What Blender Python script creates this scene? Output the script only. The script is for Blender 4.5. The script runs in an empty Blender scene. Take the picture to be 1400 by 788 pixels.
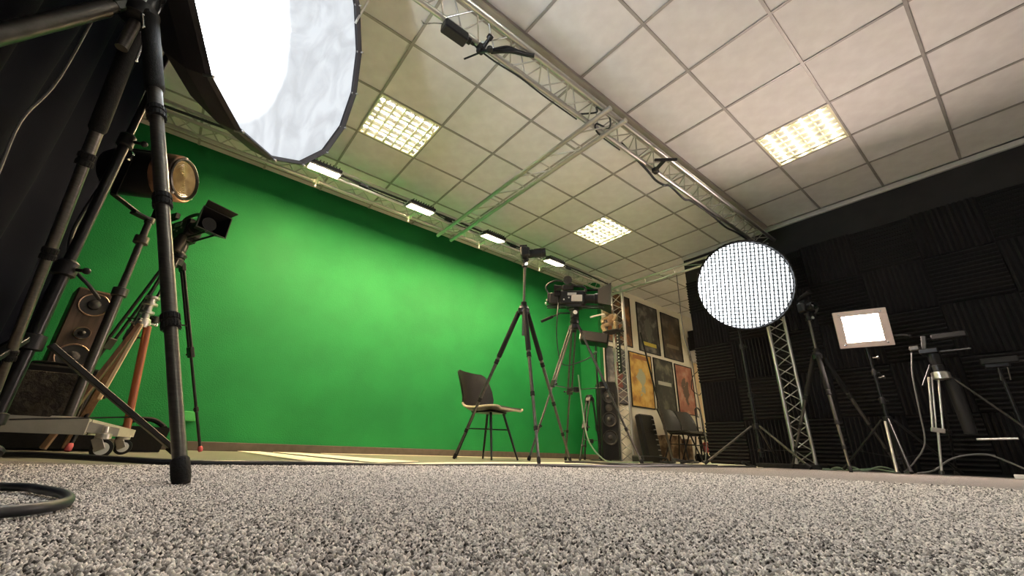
import bpy, math, random
import numpy as np
from mathutils import Vector, Matrix, Quaternion
random.seed(7)
S = bpy.context.scene
C = S.collection
V = Vector
R = math.radians

# ------------------------------------------------------------------ camera, world, exposure
CAM_H = .075
YAW, PITCH, ROLL, FPX = .9064, .3797, .0331, 561.17
fw = V((math.cos(PITCH)*math.cos(YAW), math.cos(PITCH)*math.sin(YAW), math.sin(PITCH)))
rt0 = V((math.sin(YAW), -math.cos(YAW), 0)); up0 = rt0.cross(fw)
rt = math.cos(ROLL)*rt0 + math.sin(ROLL)*up0
up = -math.sin(ROLL)*rt0 + math.cos(ROLL)*up0
cd = bpy.data.cameras.new('camera'); cam = bpy.data.objects.new('camera', cd); C.objects.link(cam)
cd.sensor_width = 36; cd.lens = 36*FPX/1400; cd.clip_start = .01; cd.clip_end = 60
cam.matrix_world = Matrix(((rt.x, up.x, -fw.x, 0), (rt.y, up.y, -fw.y, 0), (rt.z, up.z, -fw.z, CAM_H), (0, 0, 0, 1)))
S.camera = cam
S.view_settings.view_transform = 'Standard'
S.view_settings.look = 'None'
S.view_settings.gamma = 1
S.view_settings.use_curve_mapping = False
S.view_settings.exposure = 1.8
w = bpy.data.worlds.new('world'); S.world = w; w.use_nodes = True
w.node_tree.nodes['Background'].inputs[0].default_value = (.5, .5, .5, 1)
w.node_tree.nodes['Background'].inputs[1].default_value = .02
# strengths of the lamps of the place
E_SOFTBOX, E_ROUND, E_LED, E_FLOOD, E_TUBE = 20.0, 1.8, 95.0, 165.0, 36.0

CEIL = 2.94
# ------------------------------------------------------------------ materials
def mat(name, col, rough=.6, metal=0., col2=None, nscale=40., ndetail=4., bump=0., bscale=None, emit=None, estr=0., spec=.5, kind='noise', trans=0., sheen=0., mixlo=.35, mixhi=.65, aniso=None):
    m = bpy.data.materials.new(name); m.use_nodes = True
    nt = m.node_tree; N = nt.nodes; L = nt.links
    b = N['Principled BSDF']
    b.inputs['Base Color'].default_value = (*col, 1)
    b.inputs['Roughness'].default_value = rough
    b.inputs['Metallic'].default_value = metal
    b.inputs['Specular IOR Level'].default_value = spec
    if trans: b.inputs['Transmission Weight'].default_value = trans
    if sheen: b.inputs['Sheen Weight'].default_value = sheen
    if emit:
        b.inputs['Emission Color'].default_value = (*emit, 1)
        b.inputs['Emission Strength'].default_value = estr
    if col2 is not None or bump:
        tc = N.new('ShaderNodeTexCoord')
        mp = N.new('ShaderNodeMapping'); L.new(tc.outputs['Object'], mp.inputs[0])
        if aniso: mp.inputs['Scale'].default_value = aniso
    if col2 is not None:
        if kind == 'voronoi':
            t = N.new('ShaderNodeTexVoronoi'); t.inputs['Scale'].default_value = nscale
            out = t.outputs['Color']
            sp = N.new('ShaderNodeSeparateColor'); L.new(out, sp.inputs[0]); out = sp.outputs[0]
        else:
            t = N.new('ShaderNodeTexNoise'); t.inputs['Scale'].default_value = nscale; t.inputs['Detail'].default_value = ndetail
            out = t.outputs['Fac']
        L.new(mp.outputs[0], t.inputs['Vector'])
        rp = N.new('ShaderNodeValToRGB'); e = rp.color_ramp.elements
        e[0].position = mixlo; e[1].position = mixhi; e[0].color = (*col, 1); e[1].color = (*col2, 1)
        L.new(out, rp.inputs[0]); L.new(rp.outputs[0], b.inputs['Base Color'])
    if bump:
        t = N.new('ShaderNodeTexNoise'); t.inputs['Scale'].default_value = bscale or nscale; t.inputs['Detail'].default_value = 5
        L.new(mp.outputs[0], t.inputs['Vector'])
        bp = N.new('ShaderNodeBump'); bp.inputs['Strength'].default_value = bump; bp.inputs['Distance'].default_value = .01
        L.new(t.outputs['Fac'], bp.inputs['Height']); L.new(bp.outputs[0], b.inputs['Normal'])
    return m

M = {}
M['green'] = mat('green_paint', (.005, .160, .037), .65, col2=(.0065, .188, .043), nscale=3, bump=.35, bscale=110, spec=.3)
M['white_wall'] = mat('white_paint', (.70, .66, .56), .7, col2=(.76, .72, .63), nscale=2, bump=.15, bscale=90)
M['grey_wall'] = mat('grey_paint', (.55, .54, .52), .8, col2=(.6, .59, .57), nscale=2)
M['tile'] = mat('ceiling_tile', (.72, .70, .69), .9, col2=(.78, .765, .755), nscale=9, bump=.12, bscale=260)
M['tbar'] = mat('ceiling_bar', (.33, .31, .29), .5, .2, col2=(.37, .35, .33), nscale=20)
M['trimw'] = mat('pale_trim', (.50, .485, .46), .5, col2=(.54, .52, .5), nscale=12)
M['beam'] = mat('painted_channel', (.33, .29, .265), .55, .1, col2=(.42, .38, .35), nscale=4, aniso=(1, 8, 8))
M['floor'] = mat('olive_vinyl', (.155, .155, .118), .5, col2=(.195, .19, .145), nscale=5, bump=.03, bscale=60)
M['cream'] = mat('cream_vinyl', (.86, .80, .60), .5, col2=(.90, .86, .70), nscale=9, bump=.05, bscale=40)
M['base'] = mat('baseboard_paint', (.062, .052, .040), .6, col2=(.08, .068, .053), nscale=20)
M['carpet'] = mat('carpet_backing', (.07, .06, .053), .95, col2=(.44, .40, .37), nscale=260, ndetail=2, bump=.9, bscale=260, mixlo=.42, mixhi=.58, sheen=.2, spec=.1)
M['foam'] = mat('black_foam', (.0135, .0125, .0135), .85, col2=(.019, .018, .019), nscale=60, bump=.3, bscale=400, spec=.25)
M['blackwall'] = mat('black_wall', (.012, .011, .012), .8, col2=(.016, .015, .016), nscale=6)
M['velvet'] = mat('black_velvet', (.0022, .0032, .0075), .9, col2=(.004, .0055, .011), nscale=3, bump=.1, bscale=300, spec=.08)
M['alu'] = mat('brushed_aluminium', (.47, .46, .44), .34, .95, col2=(.57, .56, .54), nscale=60, aniso=(1, 1, 1))
M['chrome'] = mat('chrome', (.75, .75, .76), .16, 1., col2=(.82, .82, .83), nscale=30)
M['black'] = mat('black_plastic', (.0065, .0065, .007), .42, col2=(.011, .011, .0115), nscale=80, bump=.06, bscale=300, spec=.35)
M['rubber'] = mat('black_rubber', (.008, .008, .008), .75, col2=(.014, .0135, .013), nscale=120, bump=.2, bscale=300, spec=.25)
M['blackmetal'] = mat('black_metal', (.013, .013, .0135), .33, .5, col2=(.022, .022, .0225), nscale=50)
M['carbon'] = mat('dark_anodised_tube', (.10, .095, .085), .32, .7, col2=(.135, .125, .11), nscale=40, aniso=(1, 1, 6))
M['greytube'] = mat('grey_tube', (.072, .068, .06), .33, .75, col2=(.10, .094, .085), nscale=40)
M['silver'] = mat('silver_tube', (.66, .63, .58), .3, .9, col2=(.74, .71, .66), nscale=40)
M['lens'] = mat('dark_lens_glass', (.01, .011, .016), .05, 0, spec=.9, col2=(.013, .014, .02), nscale=5)
M['cable'] = mat('black_cable', (.012, .013, .016), .45, col2=(.02, .021, .024), nscale=200)
M['cablew'] = mat('pale_cable', (.55, .60, .50), .5, col2=(.62, .66, .57), nscale=100)
M['cablegreen'] = mat('green_grey_cable', (.17, .24, .16), .5, col2=(.22, .29, .2), nscale=100)
M['cablegrey'] = mat('grey_cable', (.12, .12, .115), .5, col2=(.16, .16, .155), nscale=100)
M['leather'] = mat('black_leather', (.007, .0063, .0055), .33, col2=(.013, .012, .010), nscale=50, bump=.25, bscale=220)
M['piping'] = mat('cream_piping', (.40, .34, .24), .55, col2=(.48, .42, .31), nscale=90)
M['beige'] = mat('beige_enamel', (.36, .345, .29), .45, .1, col2=(.43, .41, .35), nscale=14, bump=.08, bscale=50)
M['brownbox'] = mat('walnut_veneer', (.055, .036, .025), .45, col2=(.10, .068, .046), nscale=9, aniso=(8, 8, 1))
M['bronze'] = mat('copper_trim', (.24, .16, .11), .4, .6, col2=(.32, .22, .16), nscale=30)
M['wood'] = mat('varnished_wood', (.13, .065, .032), .4, col2=(.22, .12, .06), nscale=10, aniso=(10, 10, 1))
M['orangewood'] = mat('orange_wood', (.26, .075, .03), .4, col2=(.35, .11, .045), nscale=12, aniso=(10, 10, 1))
M['palewood'] = mat('pale_wood', (.62, .47, .28), .5, col2=(.72, .57, .37), nscale=12, aniso=(10, 10, 1))
M['grille'] = mat('speaker_grille', (.022, .018, .014), .7, col2=(.06, .05, .038), nscale=45, kind='voronoi', mixlo=.4, mixhi=.8, bump=.6, bscale=90)
M['cone'] = mat('speaker_cone', (.018, .018, .019), .45, col2=(.032, .032, .033), nscale=60)
M['copper'] = mat('peeled_copper_paint', (.46, .25, .15), .45, .5, col2=(.13, .09, .07), nscale=14, mixlo=.45, mixhi=.6)
M['red'] = mat('red_rubber', (.42, .06, .07), .6, col2=(.5, .09, .1), nscale=30)
M['plush'] = mat('brown_plush', (.13, .075, .035), .95, col2=(.2, .12, .06), nscale=60, bump=.8, bscale=200, sheen=.3)
M['plushpale'] = mat('pale_plush', (.17, .12, .06), .95, col2=(.27, .20, .105), nscale=60, bump=.8, bscale=200, sheen=.3)
M['boxart'] = mat('printed_cardboard', (.10, .055, .03), .7, col2=(.48, .34, .2), nscale=7, mixlo=.42, mixhi=.68)
M['matteblack'] = mat('matt_black', (.006, .006, .0065), .7, col2=(.009, .009, .0095), nscale=60)
M['ceramic'] = mat('white_plastic', (.72, .72, .70), .4, col2=(.78, .78, .76), nscale=20)
M['greenplastic'] = mat('green_painted_plastic', (.05, .34, .08), .4, col2=(.06, .38, .1), nscale=20)
M['softskin'] = mat('softbox_shell', (.035, .032, .036), .55, col2=(.05, .046, .05), nscale=5, bump=.1, bscale=30)
M['reflector'] = mat('white_reflector', (.85, .83, .76), .3, col2=(.88, .86, .8), nscale=10)
M['louvre'] = mat('louvre_metal', (.80, .76, .55), .4, .1, col2=(.84, .80, .6), nscale=20)
M['diffframe'] = mat('pale_pink_diffuser_frame', (.66, .54, .50), .45, col2=(.7, .58, .54), nscale=12)
M['tube'] = mat('lamp_tube', (1, 1, 1), .5, emit=(1, .95, .82), estr=E_TUBE)
M['tube_alcove_added'] = mat('added_alcove_tube', (1, 1, 1), .5, emit=(1, .86, .62), estr=E_TUBE*2.6)  # stronger, warmer glow for the added alcove panels, out of view
M['floodface'] = mat('flood_glass', (1, 1, 1), .3, emit=(1, .70, .40), estr=E_FLOOD)
M['ledface'] = mat('led_face', (1, 1, 1), .3, emit=(1, .80, .70), estr=E_LED)
M['roundface'] = mat('round_diffuser', (1, 1, 1), .5, emit=(.90, .97, 1), estr=E_ROUND)

def softbox_mat():
    m = mat('softbox_diffuser', (.10, .10, .105), .9, emit=(.88, .94, 1), estr=E_SOFTBOX)
    nt = m.node_tree; N = nt.nodes; L = nt.links; b = N['Principled BSDF']
    # painted glow: fixed hot spot off the bulb axis, dimming outwards, noise as creases
    tc = N.new('ShaderNodeTexCoord')
    sub = N.new('ShaderNodeVectorMath'); sub.operation = 'SUBTRACT'; L.new(tc.outputs['Object'], sub.inputs[0]); sub.inputs[1].default_value = SOFT_HOT
    vm = N.new('ShaderNodeVectorMath'); vm.operation = 'LENGTH'; L.new(sub.outputs[0], vm.inputs[0])
    mr = N.new('ShaderNodeMapRange'); mr.interpolation_type = 'SMOOTHSTEP'
    mr.inputs[1].default_value = .0; mr.inputs[2].default_value = .43
    mr.inputs[3].default_value = E_SOFTBOX; mr.inputs[4].default_value = E_SOFTBOX*.0115
    L.new(vm.outputs['Value'], mr.inputs[0])
    nz = N.new('ShaderNodeTexNoise'); nz.inputs['Scale'].default_value = 5.; nz.inputs['Detail'].default_value = 6; nz.inputs['Distortion'].default_value = 1.6
    mp = N.new('ShaderNodeMapping'); mp.inputs['Scale'].default_value = (1.6, 1.6, .7); L.new(tc.outputs['Object'], mp.inputs[0]); L.new(mp.outputs[0], nz.inputs['Vector'])
    m2 = N.new('ShaderNodeMapRange'); m2.inputs[1].default_value = .35; m2.inputs[2].default_value = .62; m2.inputs[3].default_value = .84; m2.inputs[4].default_value = 1.1; L.new(nz.outputs['Fac'], m2.inputs[0])
    mu = N.new('ShaderNodeMath'); mu.operation = 'MULTIPLY'; L.new(mr.outputs[0], mu.inputs[0]); L.new(m2.outputs[0], mu.inputs[1]); L.new(mu.outputs[0], b.inputs['Emission Strength'])
    return m
SOFT_HOT = (-.20, -.19, -.24)
M['softface'] = softbox_mat()

# ------------------------------------------------------------------ mesh helpers
ORG = {}
def frame(d, hint=None):
    d = V(d).normalized()
    h = V(hint) if hint is not None else (V((0, 0, 1)) if abs(d.z) < .95 else V((1, 0, 0)))
    a = h.cross(d).normalized(); b = d.cross(a)
    return a, b, d          # a side, b up-ish, d along

def pose(loc, fwd, upv=(0, 0, 1)):
    """matrix with local +X = fwd, +Z about up"""
    x = V(fwd).normalized(); y = V(upv).cross(x).normalized(); z = x.cross(y)
    return Matrix(((x.x, y.x, z.x, loc[0]), (x.y, y.y, z.y, loc[1]), (x.z, y.z, z.z, loc[2]), (0, 0, 0, 1)))

class MB:
    def __init__(s, M=None): s.v = []; s.f = []; s.M = M
    def add(s, vs, fs):
        n = len(s.v)
        if s.M is not None: vs = [s.M @ V(p) for p in vs]
        s.v += [tuple(p) for p in vs]; s.f += [tuple(i+n for i in q) for q in fs]; return s
    def box(s, c, size, b=0., rot=None):
        hx, hy, hz = (k/2 for k in size); b = min(b, hx*.9, hy*.9, hz*.9)
        c = V(c)
        if b <= 0:
            vs = [V((x*hx, y*hy, z*hz)) for x in (-1, 1) for y in (-1, 1) for z in (-1, 1)]
            fs = [(0, 1, 3, 2), (4, 6, 7, 5), (0, 4, 5, 1), (2, 3, 7, 6), (0, 2, 6, 4), (1, 5, 7, 3)]
        else:
            vs = []; idx = {}
            for x in (-1, 1):
                for y in (-1, 1):
                    for z in (-1, 1):
                        for k in range(3):
                            p = [x*(hx-b), y*(hy-b), z*(hz-b)]
                            p[k] = (x*hx, y*hy, z*hz)[k]
                            idx[x, y, z, k] = len(vs); vs.append(V(p))
            fs = []
            g = lambda *q: fs.append(tuple(idx[t] for t in q))
            for sx in (-1, 1):
                o = [(sx, -1, -1, 0), (sx, 1, -1, 0), (sx, 1, 1, 0), (sx, -1, 1, 0)]; g(*(o if sx > 0 else o[::-1]))
                o = [(-1, sx, -1, 1), (-1, sx, 1, 1), (1, sx, 1, 1), (1, sx, -1, 1)]; g(*(o if sx > 0 else o[::-1]))
                o = [(-1, -1, sx, 2), (1, -1, sx, 2), (1, 1, sx, 2), (-1, 1, sx, 2)]; g(*(o if sx > 0 else o[::-1]))
            for a in (-1, 1):
                for d in (-1, 1):
                    q = [(-1, a, d, 1), (1, a, d, 1), (1, a, d, 2), (-1, a, d, 2)]; g(*(q if a*d > 0 else q[::-1]))
                    q = [(a, -1, d, 2), (a, 1, d, 2), (a, 1, d, 0), (a, -1, d, 0)]; g(*(q if a*d > 0 else q[::-1]))
                    q = [(a, d, -1, 0), (a, d, 1, 0), (a, d, 1, 1), (a, d, -1, 1)]; g(*(q if a*d > 0 else q[::-1]))
                    for e in (-1, 1):
                        q = [(a, d, e, 0), (a, d, e, 1), (a, d, e, 2)]; g(*(q if a*d*e > 0 else q[::-1]))
        if rot is not None: vs = [rot @ p for p in vs]
        return s.add([p+c for p in vs], fs)
    def bar(s, p0, p1, w, h, hint=None, b=.002):
        p0, p1 = V(p0), V(p1); a, u, d = frame(p1-p0, hint)
        m = Matrix((a, u, d)).transposed()
        return s.box((p0+p1)/2, (w, h, (p1-p0).length), b, m)
    def cyl(s, p0, p1, r0, r1=None, n=14, cap=True):
        p0, p1 = V(p0), V(p1); r1 = r0 if r1 is None else r1
        a, u, d = frame(p1-p0); vs = []
        for p, r in ((p0, r0), (p1, r1)):
            for k in range(n):
                t = 2*math.pi*k/n; vs.append(p+a*(r*math.cos(t))+u*(r*math.sin(t)))
        fs = [(k, (k+1) % n, n+(k+1) % n, n+k) for k in range(n)]
        if cap: fs += [tuple(range(n))[::-1], tuple(range(n, 2*n))]
        return s.add(vs, fs)
    def lathe(s, p, axis, prof, n=24, hint=None, cap=True):
        """prof: (distance along axis, radius)"""
        p = V(p); a, u, d = frame(axis, hint); vs = []; fs = []
        for h, r in prof:
            for k in range(n):
                t = 2*math.pi*k/n; vs.append(p+d*h+a*(r*math.cos(t))+u*(r*math.sin(t)))
        for i in range(len(prof)-1):
            fs += [(i*n+k, i*n+(k+1) % n, (i+1)*n+(k+1) % n, (i+1)*n+k) for k in range(n)]
        m = (len(prof)-1)*n
        if cap and prof[0][1] > 1e-6: fs.append(tuple(range(n))[::-1])
        if cap and prof[-1][1] > 1e-6: fs.append(tuple(range(m, m+n)))
        return s.add(vs, fs)
    def tube(s, pts, r, n=8, smooth=6):
        P = [V(p) for p in pts]
        if smooth and len(P) > 2:
            Q = []
            for i in range(len(P)-1):
                p0 = P[max(i-1, 0)]; p1 = P[i]; p2 = P[i+1]; p3 = P[min(i+2, len(P)-1)]
                for k in range(smooth):
                    t = k/smooth
                    Q.append(.5*((2*p1)+(p2-p0)*t+(2*p0-5*p1+4*p2-p3)*t*t+(3*p1-p0-3*p2+p3)*t**3))
            P = Q+[P[-1]]
        vs = []; fs = []
        pa = None
        for i, p in enumerate(P):
            d = (P[min(i+1, len(P)-1)]-P[max(i-1, 0)]).normalized()
            if pa is None: a, u, _ = frame(d)
            else:
                a = pa-d*pa.dot(d)
                a = a.normalized() if a.length > 1e-5 else frame(d)[0]
                u = d.cross(a)
            pa = a
            for k in range(n):
                t = 2*math.pi*k/n; vs.append(p+a*(r*math.cos(t))+u*(r*math.sin(t)))
        for i in range(len(P)-1):
            fs += [(i*n+k, i*n+(k+1) % n, (i+1)*n+(k+1) % n, (i+1)*n+k) for k in range(n)]
        m = (len(P)-1)*n
        fs += [tuple(range(n))[::-1], tuple(range(m, m+n))]
        return s.add(vs, fs)
    def ball(s, c, r, sc=(1, 1, 1), n=12, rot=None):
        vs = []; fs = []; c = V(c); m = n//2
        for i in range(m+1):
            ph = math.pi*i/m
            for k in range(n):
                t = 2*math.pi*k/n
                p = V((r*sc[0]*math.sin(ph)*math.cos(t), r*sc[1]*math.sin(ph)*math.sin(t), r*sc[2]*math.cos(ph)))
                vs.append(c+(rot @ p if rot is not None else p))
        for i in range(m):
            fs += [(i*n+k, (i+1)*n+k, (i+1)*n+(k+1) % n, i*n+(k+1) % n) for k in range(n)]
        return s.add(vs, fs)
    def prism(s, poly, off):
        n = len(poly); off = V(off); P = [V(p) for p in poly]
        return s.add(P+[p+off for p in P], [tuple(range(n))[::-1], tuple(range(n, 2*n))]+[(k, (k+1) % n, n+(k+1) % n, n+k) for k in range(n)])
    def build(s, name, m, parent=None, org=None, smooth=True, kind=None, label=None):
        o0 = V(org) if org is not None else (ORG.get(parent.name, V((0, 0, 0))) if parent else V((0, 0, 0)))
        me = bpy.data.meshes.new(name)
        me.from_pydata([tuple(V(p)-o0) for p in s.v], [], s.f)
        me.materials.append(M[m] if isinstance(m, str) else m)
        if smooth:
            me.shade_smooth(); me.set_sharp_from_angle(angle=R(38))
        me.validate(); me.update()
        o = bpy.data.objects.new(name, me); C.objects.link(o)
        if parent: o.parent = parent
        else: o.location = o0
        ORG[o.name] = o0
        if kind: o['kind'] = kind
        if label: o['label'] = label
        return o

def tag(o, label, cat, group=None):
    o['label'] = label; o['category'] = cat
    if group: o['group'] = group
    return o
def thing(name, label, cat, loc=(0, 0, 0), group=None):
    o = bpy.data.objects.new(name, None); C.objects.link(o); o.location = loc; o.empty_display_size = .1
    ORG[o.name] = V(loc); return tag(o, label, cat, group)
def struct(name, mb, m, parent=None, smooth=False):
    return mb.build(name, m, parent, smooth=smooth, kind=None if parent else 'structure')
def copy_tree(o, parent=None):
    c = o.copy(); C.objects.link(c)
    if parent: c.parent = parent
    for ch in o.children: copy_tree(ch, c)
    return c
# shared unit rod: radius 1, length 1 along +Z
_rods = {}
def rod(name, p0, p1, r, m, parent):
    if m not in _rods:
        _rods[m] = MB().cyl((0, 0, 0), (0, 0, 1), 1, n=10)
        me = bpy.data.meshes.new('rod_'+m); me.from_pydata(_rods[m].v, [], _rods[m].f); me.materials.append(M[m])
        me.shade_smooth(); me.set_sharp_from_angle(angle=R(40)); _rods[m] = me
    p0, p1 = V(p0), V(p1); o = bpy.data.objects.new(name, _rods[m]); C.objects.link(o); o.parent = parent
    o.location = p0-ORG[parent.name]; o.rotation_mode = 'QUATERNION'
    o.rotation_quaternion = V((0, 0, 1)).rotation_difference(p1-p0); o.scale = (r, r, (p1-p0).length)
    return o

# ------------------------------------------------------------------ the room
struct('floor', MB().box((3.2, .9, -.06), (11.9, 8.1, .12)), 'floor')
WY = 4.78
struct('wall_back', MB().box((1.35, WY+.08, 1.5), (7.9, .16, 3.0)), 'green')
struct('wall_return', MB().box((5.36, 4.57, 1.5), (.12, .42, 3.0)), 'green')
struct('wall_alcove', MB().box((7.15, 4.43, 1.5), (3.5, .16, 3.0)), 'white_wall')
struct('wall_end', MB().box((8.78, 3.0, 1.5), (.16, 2.9, 3.0)), 'white_wall')
struct('wall_left', MB().box((-2.68, .9, 1.5), (.16, 7.8, 3.0)), 'grey_wall')
struct('wall_front', MB().box((1.5, -3.08, 1.5), (8.3, .16, 3.0)), 'grey_wall')
struct('wall_alcove_front', MB().box((7.2, 1.5, 1.5), (3.0, .12, 3.0)), 'white_wall')
wr = struct('wall_right', MB().box((5.61, -.08, 1.47), (.1, 5.86, 2.94)), 'blackwall')
struct('baseboard_back', MB().box((1.35, WY-.008, .0375), (7.9, .016, .075), .003), 'base')
struct('baseboard_return', MB().box((5.292, 4.57, .0375), (.016, .4, .075), .003), 'base')
struct('trim_1', MB().box((5.545, -.08, 2.905), (.035, 5.86, .055), .004), 'trimw')
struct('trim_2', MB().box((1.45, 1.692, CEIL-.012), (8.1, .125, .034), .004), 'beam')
# wooden door jamb and pale pipe at the far end of the alcove
struct('trim_3', MB().box((8.35, 4.335, 1.05), (.11, .03, 2.1), .006), 'palewood')
# foam panels on the black wall, ridges alternately level and upright
def foam_mesh(vert):
    mb = MB(); n = 12; w_ = .49; p = w_/n
    prof = [(-w_/2, .012)]
    for k in range(n): prof += [(-w_/2+(k+.5)*p, .045), (-w_/2+(k+1)*p, .012)]
    vs = []; fs = []
    for e in (-w_/2, w_/2):
        for q, h in prof: vs.append((-h, q, e) if vert else (-h, e, q))
        vs.append((0, w_/2, e) if vert else (0, e, w_/2)); vs.append((0, -w_/2, e) if vert else (0, e, -w_/2))
    n2 = len(prof)+2
    for k in range(n2):
        a, b = k, (k+1) % n2; fs.append((a, b, n2+b, n2+a) if vert else (a, n2+a, n2+b, b))
    fs += [tuple(range(n2)), tuple(range(n2, 2*n2))[::-1]]
    me = bpy.data.meshes.new('foam_panel'); me.from_pydata(vs, [], fs); me.materials.append(M['foam']); me.validate()
    return me
fm = (foam_mesh(False), foam_mesh(True))
for i in range(9):
    for j in range(5):
        o = bpy.data.objects.new('foam_panel', fm[(i+j) % 2]); C.objects.link(o); o.parent = wr
        o.location = (5.559, 2.60-i*.498, .27+j*.498)
# ceiling: bars and tiles
cl = struct('ceiling', MB().box((3.2, .9, CEIL+.07), (11.9, 8.1, .1)), 'grey_wall')
XS = [.728+.6*i for i in range(-5, 14)]
YL = [2.2567+.6*k for k in range(0, 5)]            # wall side of the channel
YR = [1.0442-.6*k for k in range(0, 7)]            # other side
ys = sorted(YL+YR+[1.692])
def tile_mesh(wx, wy):
    me = bpy.data.meshes.new('ceiling_tile'); mb = MB().box((0, 0, 0), (wx, wy, .014), .004)
    me.from_pydata(mb.v, [], mb.f); me.materials.append(M['tile']); return me
PANELS = [(5, 2.8567), (0, 2.8567), (5, .4442), (0, .4442), (0, -1.9558), (5, -1.9558), (11, 1.692), (9, 1.692)]  # last two: unseen panels added to brighten the alcove
def is_panel(i, y): return any(i == p and abs(y-q) < .05 for p, q in PANELS)
tm = {}
for k in range(len(ys)-1):
    y0, y1 = ys[k], ys[k+1]; wy = round(y1-y0, 3)
    for i in range(-5, 13):
        x0 = XS[i+5]
        if is_panel(i, y0): continue
        if x0 > 5.5 and y0 < 1.6: continue
        if x0 > 5.3 and y0 > 4.3: continue
        key = wy
        if key not in tm: tm[key] = tile_mesh(.594, wy-.006)
        o = bpy.data.objects.new('ceiling_tile', tm[key]); C.objects.link(o); o.parent = cl
        o.location = (x0+.3, (y0+y1)/2, CEIL+.0085)
for x in XS:
    if x < 5.4: MB().box((x, .85, CEIL-.002), (.021, 7.8, .008), .001).build('ceiling_bar', 'tbar', cl, smooth=False)
    else: MB().box((x, 2.96, CEIL-.002), (.021, 2.78, .008), .001).build('ceiling_bar', 'tbar', cl, smooth=False)
for y in ys:
    if abs(y-1.692) < .01: continue
    x1 = 8.7 if 1.6 < y < 4.3 else 5.58
    MB().box(((-2.5+x1)/2, y, CEIL-.0025), (x1+2.5, .021, .008), .001).build('ceiling_bar', 'tbar', cl, smooth=False)

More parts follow.
